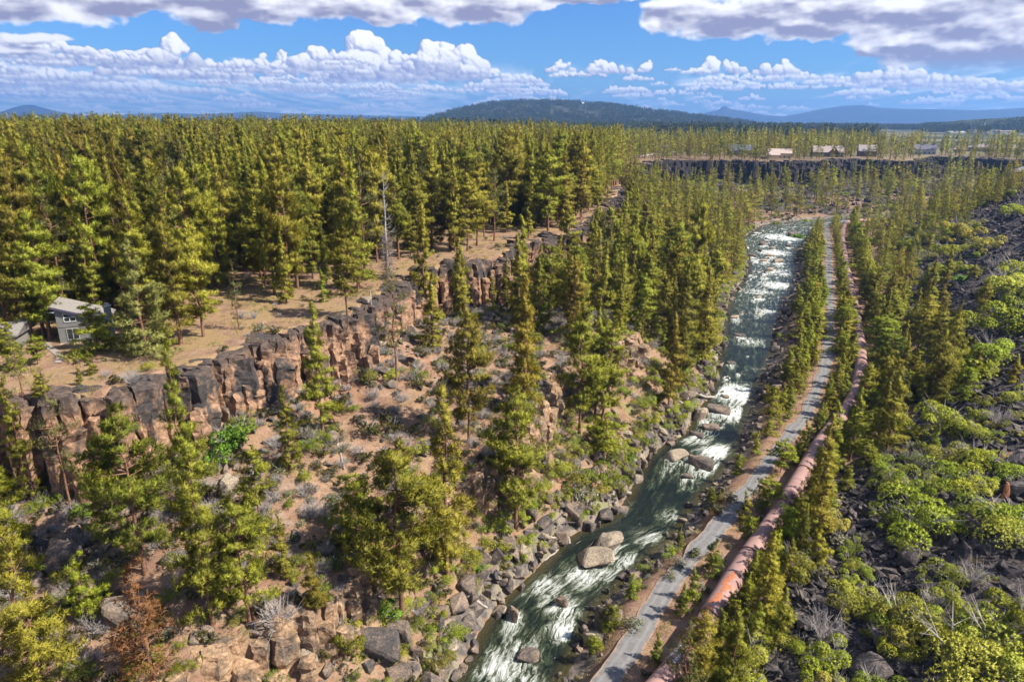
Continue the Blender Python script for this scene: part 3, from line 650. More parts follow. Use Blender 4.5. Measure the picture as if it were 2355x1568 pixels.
# ------------------------------------------------------------------ pipe
m, nt = mat('pipe_paint'); n = N(nt); pos = n('ShaderNodeNewGeometry').outputs['Position']
a1 = n.noise(pos, .5, 6, .65, .3); a2 = n.noise(n.vmul(pos, (1, 1, .4)), 3, 5, .6); c = n.mix(n.ramp(a1, .3, .72), (.29, .168, .143), (.375, .228, .20)); c = n.mix(n.math('MULTIPLY', n.ramp(a2, .55, .75), .35), c, (.30, .15, .12))
b = n.bsdf(c, .62, .3, n.bump(a2, .15, .02)); n.out(b.outputs[0]); M_PIPE = m
M_BAND = simple('pipe_band', (.12, .06, .05), .7, .3, 2); M_CONC = simple('concrete', (.42, .38, .34), .9, .15, 1.5)
M_ORANGE = simple('orange_paint', (.42, .15, .07), .6, .25, 3); M_WPAINT = simple('white_paint_mark', (.65, .62, .68), .6, .2, 3)
pp = smooth(PIPE[6:], 1.0, 2); PR = 1.32; seg = 32
d = np.gradient(pp, axis=0); d /= np.linalg.norm(d, axis=1)[:, None]; nn = np.stack([d[:, 1], -d[:, 0]], 1)
ang = np.linspace(0, 2*pi, seg, endpoint=False)
def pipe_pt(i, a, r): i = int(i); return (pp[i, 0]+nn[i, 0]*sin(a)*r, pp[i, 1]+nn[i, 1]*sin(a)*r, 4.75+cos(a)*r)
V = [pipe_pt(i, a, PR) for i in range(len(pp)) for a in ang]
i0 = np.arange(len(pp)-1)[:, None]*seg; k0 = np.arange(seg)[None]; k1 = (k0+1) % seg
FQ = np.stack([i0+k0, i0+seg+k0, i0+seg+k1, i0+k1], 2).reshape(-1, 4)
pipe = empty('water_pipe', (pp[0, 0], pp[0, 1], 0)); tag(pipe, 'long pinkish-brown steel water pipe running up the valley beside the gravel path', 'pipe')
def rel(V, e): return np.asarray(V, float)-np.array(e.location)
obj('tube', mesh_np('tube', rel(V, pipe), FQ, M_PIPE, True), pipe)
for i in range(4, len(pp)-4, 6):
    mb = []
    for q, r in ((0., PR+.004), (0., PR+.022), (.07, PR+.022), (.07, PR+.004)):
        for a_ in ang: p = np.array(pipe_pt(i, a_, r)); mb.append(p+np.array([d[i, 0]*q, d[i, 1]*q, 0]))
    obj('weld_seam', mesh_np('weld_seam', rel(mb, pipe), np.array([((q)*seg+k, (q)*seg+(k+1) % seg, (q+1) % 4*seg+(k+1) % seg, (q+1) % 4*seg+k) for q in range(4) for k in range(seg)]), M_PIPE, True), pipe)
BANDS = [(1633,1405),(1722,1262),(1848,1075),(1975,760),(1966,700),(1948,615),(1943,590),(1938,560)]
for bx, by in BANDS:
    c = at(bx, by, 5.9); i = int(np.argmin(((pp-c)**2).sum(1))); i = min(max(i, 1), len(pp)-3); mb = []
    ring = [(0., PR+.02), (.0, PR+.11), (.22, PR+.11), (.22, PR+.02)]
    for q, r in ring:
        for a_ in ang:
            p = np.array(pipe_pt(i, a_, r)); mb.append(p+np.array([d[i, 0]*q, d[i, 1]*q, 0]))
    F4 = [((q)*seg+k, (q)*seg+(k+1) % seg, (q+1) % 4*seg+(k+1) % seg, (q+1) % 4*seg+k) for q in range(4) for k in range(seg)]
    obj('band', mesh_np('band', rel(mb, pipe), np.array(F4), M_BAND, True), pipe)
for i in range(12, len(pp)-4, 9):
    mb = MB(); p = pp[i]; c = np.array([p[0], p[1]]); dn = nn[i]; dv = d[i]; zg = hz(*p)-.5
    def q(u_, v_, z_): w = c+dn*u_+dv*v_; return (w[0]-pipe.location[0], w[1]-pipe.location[1], z_)
    pts = [q(-1.7, -.35, zg), q(1.7, -.35, zg), q(1.7, .35, zg), q(-1.7, .35, zg), q(-1.4, -.3, 4.2), q(1.4, -.3, 4.2), q(1.4, .3, 4.2), q(-1.4, .3, 4.2)]
    mb.add(pts, [(0,3,2,1),(4,5,6,7),(0,1,5,4),(1,2,6,5),(2,3,7,6),(3,0,4,7)]); mb.build('saddle', M_CONC, pipe)
def mark(px_, py_, la, lw, side, m_, seed):
    """one patch of paint lying on the curve of the pipe, with a broken outline"""
    c = at(px_, py_, 6.0); i = int(np.argmin(((pp-c)**2).sum(1))); rs = np.random.RandomState(seed); V = []; Fs = []
    for k in range(3):
        a0 = side+rs.normal()*.12; s0 = rs.normal()*la*.3; k0_ = len(V); nq = 11
        V.append((s0, a0))
        for j in range(nq): t = 2*pi*j/nq; r = .5+.6*rs.rand(); V.append((s0+cos(t)*la*.32*r, a0+sin(t)*lw*.32*r))
        Fs += [(k0_, k0_+1+j, k0_+1+(j+1) % nq) for j in range(nq)]
    P3 = []
    for k, (s_, a_) in enumerate(V):
        p = np.array(pipe_pt(i, a_, PR+.012+.004*(k//12))); P3.append(p+np.array([d[i, 0]*s_, d[i, 1]*s_, 0]))
    obj('paint_mark', mesh_np('paint_mark', rel(P3, pipe), Fs, m_), pipe)
for k, (mx, my, sd) in enumerate([(1655,1372,-.1),(1641,1395,-.25),(1632,1412,.0),(1622,1432,-.2),(1685,1318,.1),(1675,1336,-.15),(1667,1352,.2)]):
    mark(mx, my, 2.0, 1.0, sd, M_ORANGE, k)
for k, (mx, my, sd) in enumerate([(1578,1490,-.2),(1572,1500,-.5),(1566,1508,0)]): mark(mx, my, 1.4, .6, sd, M_WPAINT, 50+k)

# ------------------------------------------------------------------ basalt cliffs
def cliff(name, line, mtl, hmin, top, spacing, rad, seed, yr=(0, 999), levels=6, rows=3, label=None, topz=None, out0=0., fine=False):
    rs = np.random.RandomState(seed); q = resample(line, spacing); dq = np.gradient(q, axis=0); dq /= np.linalg.norm(dq, axis=1)[:, None]; nq = np.stack([dq[:, 1], -dq[:, 0]], 1)
    keep = (q[:, 1] > yr[0]) & (q[:, 1] < yr[1]); q = q[keep]; nq = nq[keep]
    cen = []; tops = []; rads = []; rowid = []
    for row in range(rows):
        for i in range(len(q)):
            if row >= 1 and rs.rand() < [0, .22, .45][row]: continue
            off = out0+[-.9, .9, 2.5][row]*spacing*.55+rs.normal()*.35*spacing*.5
            cen.append(q[i]+nq[i]*off+rs.normal(size=2)*.25*spacing*.5); tops.append([1+.03*rs.normal(), .62+.40*rs.rand(), .22+.5*rs.rand()][row]); rads.append(rad*(.75+.6*rs.rand())*(1.15 if row == 0 else 1)); rowid.append(row)
    cen = np.array(cen); nb = nq[np.clip((np.arange(len(cen)) % len(q)), 0, len(q)-1)]
    zin = topz if topz is not None else None
    k = np.array([np.argmin(((q-c)**2).sum(1)) for c in cen]); inn = q[k]-nq[k]*2.5*spacing/1.8; outp = q[k]+nq[k]*3.2*spacing/1.8
    zt_ = height(inn[:, 0], inn[:, 1]); zb_ = height(outp[:, 0], outp[:, 1])
    V = []; Fs = []
    for j, c in enumerate(cen):
        zt = zt_[j]; zb = min(zb_[j], zt-hmin); hgt = zt-zb; zt2 = zb+hgt*tops[j]-(.25 if rowid[j] == 0 else 0); zb2 = zb-1.6
        ns_ = rs.randint(5, 8); a0 = rs.rand()*6.28; ax = np.sort(a0+2*pi*(np.arange(ns_)+rs.uniform(-.36, .36, ns_))/ns_); rr = rads[j]*(.7+.5*rs.rand(ns_))
        nl = levels; zs = np.sort(np.r_[zb2, zb2+(zt2-zb2)*(np.arange(1, nl)+rs.uniform(-.35, .35, nl-1))/nl, zt2]); base = len(V)
        lx, ly = rs.normal(size=2)*.02; flare = rs.uniform(.0, .12)
        for l, z in enumerate(zs):
            sc = 1+flare*(1-l/nl)+rs.normal()*.05; dx, dy = rs.normal(size=2)*.075*rads[j]
            if l == nl: sc *= .86
            for t in range(ns_): V.append((c[0]+dx+lx*(z-zb2)+cos(ax[t])*rr[t]*sc, c[1]+dy+ly*(z-zb2)+sin(ax[t])*rr[t]*sc, z+(rs.normal()*.12*rads[j] if 0 < l else 0)))
        for l in range(nl):
            for t in range(ns_):
                a_, b_, c_, d_ = base+l*ns_+t, base+l*ns_+(t+1) % ns_, base+(l+1)*ns_+(t+1) % ns_, base+(l+1)*ns_+t
                Fs += [(a_, b_, c_, d_)]
        V.append((c[0], c[1], zt2+.12*rads[j])); tpi = len(V)-1
        Fs += [(base+nl*ns_+t, base+nl*ns_+(t+1) % ns_, tpi) for t in range(ns_)]
    me = mesh_np(name, V, Fs, mtl)
    if fine:
        bm = bmesh.new(); bm.from_mesh(me); bmesh.ops.triangulate(bm, faces=bm.faces[:]); bmesh.ops.subdivide_edges(bm, edges=[e for e in bm.edges if e.calc_length() > .5], cuts=1); bmesh.ops.triangulate(bm, faces=bm.faces[:]); bmesh.ops.subdivide_edges(bm, edges=[e for e in bm.edges if e.calc_length() > .55], cuts=1); bmesh.ops.triangulate(bm, faces=bm.faces[:])
        from mathutils import noise as mn_
        for v in bm.verts:
            c = v.co; a_ = mn_.noise_vector(Vector((c.x*.55, c.y*.55, c.z*.9)))*.24; b_ = mn_.noise_vector(c*2.1)*.11; q_ = mn_.noise(Vector((c.x*.2, c.y*.2, c.z*1.5))); v.co = c+a_+b_+Vector((a_.x, a_.y, 0))*(1.0 if q_ > .2 else 0)
        bm.to_mesh(me); bm.free(); me.polygons.foreach_set('use_smooth', np.full(len(me.polygons), False))
    o = obj(name, me); tag(o, kind='structure'); return o
cliff('cliff', RIML, M_CLIFF, 8.8, 1, 2.2, 1.85, 5, (60, 250), 6, 2, None, None, .2, True)
cliff('cliff', RIML, M_CLIFF, 5.2, 1, 1.5, .85, 15, (60, 250), 6, 3, None, None, 1.2, True)
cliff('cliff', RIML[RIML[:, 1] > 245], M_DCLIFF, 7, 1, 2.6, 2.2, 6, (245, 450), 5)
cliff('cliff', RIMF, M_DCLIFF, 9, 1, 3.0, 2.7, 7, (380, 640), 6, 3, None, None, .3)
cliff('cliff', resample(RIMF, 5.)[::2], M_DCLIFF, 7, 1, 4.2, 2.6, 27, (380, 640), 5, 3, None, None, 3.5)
cliff('cliff', BEN, M_LCLIFF, 3.4, 1, 1.3, 1.1, 8, (44, 140), 6, 3, None, None, 0., True)

# ================================================================== TREES
def place_tree(kind, proto, b, h, label, cat='pine tree', group=None, base_h=20., rz=None, wid=1., lean=(0, 0)):
    e = empty(kind, (b[0], b[1], b[2]-.1)); s = h/base_h; e.scale = (s*wid, s*wid, s); e.rotation_euler = (lean[0], lean[1], rnd.random()*6.28 if rz is None else rz)
    obj('trunk', proto[0], e); obj('crown', proto[1], e); tag(e, label, cat, group); return e
def top_h(b, tx, ty):
    d = ray(tx, ty); s = b[1]/d[1]; return max(2.0, CZ+d[2]*s-b[2])
# base x,y / top x,y / proto / width / label
P0, P1, P2, P3, P4, P5 = PINES
HAND = [
 (100,1600,35,1165,P1,1.15,'huge dense pine filling the bottom left corner of the photo'),
 (14,1085,2,800,P0,1.1,'tall pine cut by the left edge, level with the tan cliff foot'),
 (165,1174,140,850,SPARSE[0],.75,'thin see-through pine with bare trunk in front of the left cliff end'),
 (335,1320,268,925,P3,1.05,'big open-crowned pine in front of the tan cliff, right above the rusty dead-needled one'),
 (490,1440,450,1018,P0,1.0,'tall narrow yellow-green pine left of the broad pale-green pine in the lower left'),
 (575,1440,535,1150,P5,1.15,'broad pale-green pine leaning on the narrow one in the lower left'),
 (727,1428,702,1270,P4,1.6,'short round bushy pine alone on the red slope above the lower tan ledge'),
 (668,1082,648,880,P4,1.15,'mid-size pine at the foot of the big cliff'),
 (597,1195,612,1020,P2,1.1,'small pine with thin crown beside the bright green thicket under the cliff'),
 (742,1000,692,690,P0,.95,'tall pine standing against the right end of the big tan cliff'),
 (925,1425,905,1005,P2,1.25,'largest dense pine low in the middle, left of the riverside boulders'),
 (1030,1330,1024,880,P1,1.0,'tall pointed pine directly behind the largest low middle pine'),
 (1078,1019,1082,700,P3,.85,'tall loose pine in the middle whose trunk forks near the red soil'),
 (1206,955,1202,640,P0,.85,'tall straight pine in the middle, behind the one with a long bare lower trunk'),
 (1186,1215,1204,885,P3,1.1,'tall pine with a long dark bare lower trunk above the driftwood'),
 (912,885,924,610,SPARSE[1],.85,'sparse grey-green pine on the pale slope below the cliff gap'),
 (995,808,1003,625,P4,1.25,'full dark-green pine just under the columned cliff'),
 (806,828,832,535,P5,1.1,'large spreading pine rooted in the cliff gap between the two cliff faces'),
 (1261,746,1270,565,P5,1.15,'round-crowned pine on a bare reddish patch right of the columned cliff'),
 (1331,1001,1342,695,P2,.9,'leftmost tall pine of the tight cluster above the dark lower cliff'),
 (1368,955,1388,705,P0,.9,'middle pine of the tight cluster, with a long dark trunk'),
 (1382,975,1428,740,P3,1.0,'right pine of the tight cluster, leaning to the right over the river bank'),
 (1475,781,1480,625,P2,1.0,'dark slim pine halfway down the slope left of the river bend'),
 (1394,1057,1388,965,YOUNG[3],1.3,'low round pine on the bank just above the grey-green riverside thicket'),
 (1584,755,1590,455,P2,.75,'tallest slim pine with a bare dark lower trunk by the left river bank'),
 (338,816,292,545,PALE,1.25,'bright yellow-green tree beside the grey house'),
 (468,774,446,500,P3,.95,'open pine with long side limbs on the cliff top right of the yellow-green tree'),
 (550,757,538,590,SPARSE[0],.7,'slender lone pine nearest the cliff edge in the clearing'),
 (407,749,395,585,P2,.8,'thin pine with a clean trunk behind the open pine in the clearing'),
 (659,697,648,515,P4,.9,'bright green pine on the right side of the clearing near the cliff'),
 (600,640,590,430,P0,1,'dense pine at the forest edge behind the clearing'),
 (720,640,705,440,P1,1,'full pine at the forest edge left of the dead snag'),
 (939,573,934,450,P4,1.0,'dark pine with straight black trunk just right of the dead snag'),
 (1046,580,1053,360,P1,.8,'vivid green pine on the sunny terrace, nearest the cliff brink'),
 (1015,545,1012,385,SPARSE[0],.95,'greyish pine beside the vivid green one on the sunny terrace'),
 (1136,553,1133,384,SPARSE[1],1.1,'thin-topped pine with a thick reddish trunk on the sunny terrace'),
 (1185,517,1178,400,P4,1.1,'bright cone-shaped pine at the right end of the sunny terrace'),
 (1215,548,1219,475,YOUNG[1],1.0,'small bright pine next to the right end of the terrace brink'),
 (210,862,190,800,YOUNG[0],1.0,'small pine standing alone below the grey house path'),
 (186,884,178,838,YOUNG[1],.8,'thin sapling left of the small lone pine below the house'),
 (300,800,300,735,YOUNG[2],1.1,'small dark pine under the yellow-green tree'),
 (60,940,48,760,SPARSE[1],1.1,'grey-green rounded pine below the house at the left edge'),
 (66,787,18,560,P5,.95,'tall leaning pine whose orange trunk passes left of the grey house'),
 (116,780,80,480,P3,1.0,'tall pine whose thick orange trunk stands at the corner of the grey house'),
 (104,772,60,500,P0,.9,'second thick-trunked pine behind the one at the house corner'),
 (70,1150,40,860,P4,1.0,'pine with pale tips before the left end of the cliff'),(120,1010,100,850,YOUNG[1],1.5,'slim young pine on the ledge at the left end of the cliff'),(40,1330,10,1010,P0,1.1,'bushy pine at the left edge under the tan rocks'),(250,1250,225,1060,P5,.9,'short pine right of the thin see-through one'),(820,1240,822,1080,YOUNG[2],1.2,'bushy young pine left of the largest low middle pine'),(655,1330,650,1180,P4,1.1,'small full pine in the middle of the red slope'),
 (18,812,12,722,YOUNG[0],1.2,'small pine hiding the pale roofed shed at the left edge'),(226,806,222,690,YOUNG[2],1.5,'small dense pine in front of the chimney end of the grey house'),(88,838,84,768,YOUNG[3],1.0,'round sapling beside the curved stone walk'),(36,850,30,770,YOUNG[2],1.1,'bushy little pine below the shed at the left edge'),
 (225,745,205,490,P1,1.05,'tall pine right behind the grey house chimney'),
]
hand_pts = []
n_pine = 0; n_young = 0
for (bx, by, tx, ty, pr, wd, lb) in HAND:
    b = hit(bx, by); h = top_h(b, tx, ty); yg = pr in YOUNG
    lean = (0, radians(6)) if 'leaning to the right' in lb else (0, 0)
    place_tree('young_pine' if yg else 'pine_tree', pr, b, h, lb, 'young pine' if yg else 'pine tree', base_h=8. if yg else 20., wid=wd*(1 if yg else .84), lean=lean)
    hand_pts.append(b[:2]); n_pine += not yg; n_young += yg
# rust coloured dead tree
b = hit(349, 1548); place_tree('pine_tree', BROWN, b, top_h(b, 335, 1285), 'dead pine with rusty orange-brown needles low in the left of the photo', 'dead pine', base_h=12, wid=1.15); hand_pts.append(b[:2])
b = hit(1665, 640); place_tree('pine_tree', BROWN, b, 15, 'slim pine with reddish-brown needles among the green pines left of the upper river', 'dead pine', base_h=12, wid=.8); hand_pts.append(b[:2])
# grey snag with bare limbs and a dead brushy skirt
b = hit(892, 640); hs = top_h(b, 888, 398); rs = np.random.RandomState(3); mb = MB()
mb.tube([(rs.normal()*.05, rs.normal()*.05, hs*k/10-.2) for k in range(11)], [.36*(1-.9*k/10) for k in range(11)], 8, False)
sn = empty('dead_tree', tuple(b)); tag(sn, 'tall bare silver snag with a brushy grey skirt on the cliff top', 'dead tree'); mb.build('trunk', M_GBARK, sn, True); hand_pts.append(b[:2])
mb = MB(); mb2 = MB()
for k in range(60):
    z = hs*(.15+.82*rs.rand()); a = rs.rand()*6.28; L_ = (1-z/hs)*2.6+.5; L_ *= .6+.7*rs.rand(); el = .25*rs.normal()
    p0 = np.array([0, 0, z]); p1 = p0+L_*.5*np.array([cos(a), sin(a), el]); p2 = p0+L_*np.array([cos(a+.2), sin(a+.2), el+.25]); mb.tube([p0, p1, p2], [.05, .035, .012], 3, False)
    for q in range(3): mb.tube([p1, p1+rs.normal(size=3)*.5+(p2-p1)*.6], [.02, .008], 3, False)
for k in range(420):
    z = hs*(.02+.42*rs.rand()); a = rs.rand()*6.28; L_ = (1.9-1.2*z/hs/.45)*(.5+.7*rs.rand()); p0 = np.array([cos(a)*.2, sin(a)*.2, z]); p2 = p0+L_*np.array([cos(a), sin(a), .2*rs.normal()]); mb2.tube([p0, p2, p2+rs.normal(size=3)*.4], [.028, .018, .008], 3, False)
mb.build('branches', M_GBARK, sn); mb2.build('twig_skirt', simple('dead_twigs', (.23, .17, .15), .95), sn)

HX = []  # no-tree circles: x,y,r
HX += [(-61, 95, 6.5)]
FH = [  # x0,x1,base,eave,ridge (photo), kind, roof, wall, label, extras
 (1208,1258,376,366,349,'gable',(.30,.26,.26),(.36,.34,.32),'grey gabled house with lower wing among pines left of the far cliff',('wing',)),
 (1512,1533,343,338,335.5,'gable',(.5,.48,.46),(.72,.68,.62),'small white outbuilding behind the gravel drive',()),
 (1338,1350,350,338,328,'gable',(.45,.40,.36),(.62,.56,.48),'narrow pale gable end showing between pines left of the gravel drive',()),
 (1676,1738,357,345,333,'gable',(.10,.12,.18),(.22,.22,.23),'dark blue-roofed house with white garage above the far cliff',('garage',)),
 (1767,1817,364,352,342,'gable',(.46,.36,.31),(.50,.38,.25),'tan split-level house with pinkish roof on the brink of the far cliff',('wing2',)),
 (1871,1936,360,350,336,'gable',(.36,.29,.26),(.13,.09,.075),'long brown-roofed house with a gable porch and a long deck over the far cliff',('deck','porch','chim2')),
 (1975,2013,359,348,334,'gable',(.36,.32,.30),(.14,.10,.09),'grey-roofed house with an orange timber deck over the far cliff',('odeck',)),
 (2103,2147,356,345,334,'gable',(.17,.16,.20),(.42,.42,.40),'slate-roofed grey house with two chimneys right of the orange deck house',('chim',)),
 (2193,2218,351,343,335,'hip',(.44,.31,.25),(.46,.36,.28),'terracotta-roofed tan house half hidden by trees near the right',()),
 (2228,2281,349,341,334,'hip',(.30,.25,.26),(.30,.25,.22),'wide hip-roofed brown-grey house, second from the right edge',()),
 (2288,2350,350,343,334,'hip',(.24,.21,.24),(.36,.34,.33),'wide low grey hip-roofed house with white terrace railing near the right edge',('rail','chim')),
]
M_GLASS = simple('dark_window_glass', (.03, .035, .04), .12, .1, 2, 0, .6); M_WHITE = simple('white_trim', (.72, .72, .70), .7, .06, 4, .1); M_TIMBER = simple('orange_timber', (.50, .22, .08), .8, .2, 3)
def hmat(prefix, c): return simple('%s_%02d%02d%02d' % (prefix, c[0]*99, c[1]*99, c[2]*99), c, .85, .14, 1.2, .2)
def roof_mesh(x0, x1, y0, y1, ze, zr, kind, t=.22, over=.5):
    mb = MB(); X0, X1, Y0, Y1 = x0-over, x1+over, y0-over, y1+over; ym = (y0+y1)/2; hip = (y1-y0)*.5 if kind == 'hip' else 0
    A = [(X0, Y0, ze), (X1, Y0, ze), (X1, Y1, ze), (X0, Y1, ze), (X0+hip, ym, zr), (X1-hip, ym, zr)]; Bt = [(a[0], a[1], a[2]-t) for a in A]
    mb.add(A+Bt, [(0,1,5,4),(2,3,4,5),(1,2,5),(3,0,4),(7,6,10,11),(9,8,11,10),(8,7,11),(6,9,10),(0,6,7,1),(1,7,8,2),(2,8,9,3),(3,9,6,0)]); return mb
def far_house(x0, x1, yb, ye, yr, kind, rc, wc, label, extra, z=30., dep=None, name='house'):
    xm = (x0+x1)/2; c = at(xm, yb, z); zg = hz(*c); zg = zg if abs(zg-z) < 3 else z
    zc = project([c[0], c[1], z])[2]; k = K/F*zc; w = (x1-x0)*k; he = max(2.4, (yb-ye)*k); hr = max(he+1, (yb-yr)*k); dp = dep or max(7, w*.55)
    yaw = -atan2(c[0], c[1])*.75+rnd.uniform(-.12, .12); h = empty(name, (c[0], c[1], zg), yaw); tag(h, label, 'house')
    HX.append((c[0], c[1]+dp*.5, max(w*.6, 7))); HX.append((c[0]*.982, c[1]*.982, w*.46)); HX.append((c[0]*.965, c[1]*.965, w*.36))
    wm, rm = hmat('wall', wc), hmat('roof', rc); mb = MB()
    if kind == 'gable':
        mb.prism([(0, -1.5), (dp, -1.5), (dp, he-.03), (dp/2, hr-.28), (0, he-.03)], (0, 1)); V = [(y*w-w/2, x, z_) for (x, y, z_) in mb.V]; mb.V = V
        mb.F = [tuple(reversed(f)) for f in mb.F]
    else: mb.box(-w/2, w/2, 0, dp, -1.5, he-.02)
    mb.build('wall', wm, h); ro = roof_mesh(-w/2, w/2, 0, dp, he+.02, hr, kind).build('roof', rm, h)
    nw = max(2, int(w/3.2))
    for i in range(nw):
        xw = -w/2+w*(i+.5)/nw; ww = rnd.uniform(.6, .95); mb = MB(); mb.box(xw-ww, xw+ww, -.10, -.02, .9, min(he-.5, 2.3)); wo = mb.build('window', M_GLASS, h)
        mb = MB(); a, b_, c_, d_ = xw-ww, xw+ww, .9, min(he-.5, 2.3)
        for q in ((a-.1, a, c_-.1, d_+.1), (b_, b_+.1, c_-.1, d_+.1), (a, b_, d_, d_+.1), (a, b_, c_-.1, c_)): mb.box(q[0], q[1], -.13, -.02, q[2], q[3])
        mb.build('frame', M_WHITE, wo)
    if 'deck' in extra or 'odeck' in extra or 'rail' in extra:
        dm = M_TIMBER if 'odeck' in extra else (M_WHITE if 'rail' in extra else M_LOG); mb = MB(); mb.box(-w/2-1, w/2+2, -3.2, -.15, -.45, -.15)
        for i in range(int(w/2.2)+1): mb.box(-w/2-1+i*2.2, -w/2-.85+i*2.2, -3.2, -3.05, -2.6, .95)
        mb.box(-w/2-1, w/2+2, -3.21, -3.11, .9, 1.02); mb.box(-w/2-1, w/2+2, -3.2, -3.12, .45, .52); mb.build('deck', dm, h)
    if 'porch' in extra:
        mb = MB(); pw = w*.17; mb.prism([(-pw, he-.2), (pw, he-.2), (0, hr-.4)], (-1.6, .4)); V = [(x+w*.17, y, z_) for (x, y, z_) in mb.V]; mb.V = V; mb.F = [tuple(f) for f in mb.F]; mb.build('porch_gable', hmat('wall', (.11, .07, .055)), h)
    if 'chim' in extra or 'chim2' in extra:
        for xo in ((-.15, .25) if 'chim2' in extra else (-.12, .35)):
            mb = MB(); mb.box(w*xo, w*xo+1.2, dp*.45, dp*.45+1.2, he, hr+1.1); mb.box(w*xo-.12, w*xo+1.32, dp*.45-.12, dp*.45+1.32, hr+1.1, hr+1.35); mb.build('chimney', hmat('wall', (.30, .22, .19)), ro)
    if 'garage' in extra:
        mb = MB(); mb.box(w/2+.3, w/2+8, -5, 2, -1.5, 2.6); mb.build('garage', M_WHITE, h); mb = MB(); mb.box(w/2, w/2+8.4, -5.4, 2.4, 2.62, 2.95); mb.build('garage_roof', rm, h)
    if 'wing' in extra:
        mb = MB(); mb.box(-w*.5, w*.12, -6, -.05, -1.5, he*.75); mb.build('wing_wall', wm, h); roof_mesh(-w*.5, w*.12, -6, -.6, he*.77, he*1.05, 'hip').build('wing_roof', rm, h)
    if 'wing2' in extra:
        mb = MB(); mb.box(-w*.62, -w*.05, -5, -.05, -1.5, he*.7); mb.build('wing_wall', wm, h); roof_mesh(-w*.62, -w*.05, -5, -.6, he*.72, he*1.1, 'gable').build('wing_roof', rm, h)
        mb = MB(); mb.box(-w*.5, w*.5, -7.6, -5.1, -.8, -.1); mb.build('terrace', hmat('wall', (.5, .38, .26)), h)
    return h
for f in FH: far_house(*f)
far_house(2330, 2375, 413, 396, 383, 'hip', (.24, .22, .24), (.22, .18, .16), 'dark house with a slate hip roof cut by the right edge above the black scree', (), 30., 12)
# grey house by the cliff
A = at(138, 781, 30.0); B = at(216, 774, 30.0); zg = 30.0
yaw = atan2(B[1]-A[1], B[0]-A[0]); gh = empty('house', (A[0], A[1], hz(*A)-.1), yaw); tag(gh, 'small grey two-storey house with a steep single-slope roof and chimney at the cliff top', 'house')
M_SIDING, ntS = mat('grey_siding'); n = N(ntS); tc = n('ShaderNodeTexCoord').outputs['Object']; w_ = n('ShaderNodeTexWave', wave_type='BANDS', bands_direction='X'); n.link(tc, w_.inputs['Vector']); w_.inputs['Scale'].default_value = 1.6; w_.inputs['Distortion'].default_value = 0
gq = n.noise(tc, 2.5, 5, .6); c = n.mix(n.ramp(gq, .3, .7), (.17, .163, .15), (.22, .212, .195)); c = n.mix(n.math('MULTIPLY', n.ramp(w_.outputs['Fac'], .92, 1), .5), c, (.12, .115, .11)); bb = n.bsdf(c, .85, .2); n.out(bb.outputs[0])
M_GROOF = simple('grey_shingle_roof', (.25, .225, .21), .95, .22, 5, .5); M_NAVY = simple('dark_fascia', (.075, .065, .10), .7, .2, 3)
WD, DP, H0, H1 = 5.5, 5.4, 5.1, 3.1
mb = MB(); mb.add([(0,0,-.6),(WD,0,-.6),(WD,0,H1),(0,0,H0),(0,DP,-.6),(WD,DP,-.6),(WD,DP,H1),(0,DP,H0)], [(0,1,2,3),(5,4,7,6),(4,0,3,7),(1,5,6,2),(3,2,6,7),(4,5,1,0)]); mb.build('wall', M_SIDING, gh)
sl = (H0-H1)/WD; zf = lambda x, o: H0-sl*x+o
mb = MB(); x0, x1 = -.45, WD+1.0; V = []
for o in (.03, .24):
    for (x, y) in ((x0, -.4), (x1, -.4), (x1, DP+.4), (x0, DP+.4)): V.append((x, y, zf(x, o)))
mb.add(V, [(0,3,2,1),(4,5,6,7),(0,1,5,4),(1,2,6,5),(2,3,7,6),(3,0,4,7)]); rf = mb.build('roof', M_GROOF, gh)
mb = MB(); mb.add([(x0,-.46,zf(x0,-.06)),(x1,-.46,zf(x1,-.06)),(x1,-.46,zf(x1,.26)),(x0,-.46,zf(x0,.26)),(x0,-.405,zf(x0,-.06)),(x1,-.405,zf(x1,-.06)),(x1,-.405,zf(x1,.26)),(x0,-.405,zf(x0,.26))], [(0,1,2,3),(5,4,7,6),(4,0,3,7),(1,5,6,2),(3,2,6,7),(4,5,1,0)]); mb.build('fascia', M_NAVY, rf)
mb = MB(); mb.box(WD+.35, WD+1.15, .6, 1.5, -.6, 4.6); mb.box(WD+.25, WD+1.25, .5, 1.6, 4.6, 4.75); mb.box(WD+.55, WD+.95, .85, 1.25, 4.75, 5.15); mb.build('chimney', simple('grey_chimney', (.20, .215, .225), .9, .15, 2), gh)
mb = MB(); mb.box(-.03, WD+.03, -.06, -.01, 2.35, 2.55); mb.build('trim_board', simple('grey_trim', (.19, .18, .17), .8, .1, 3), gh)
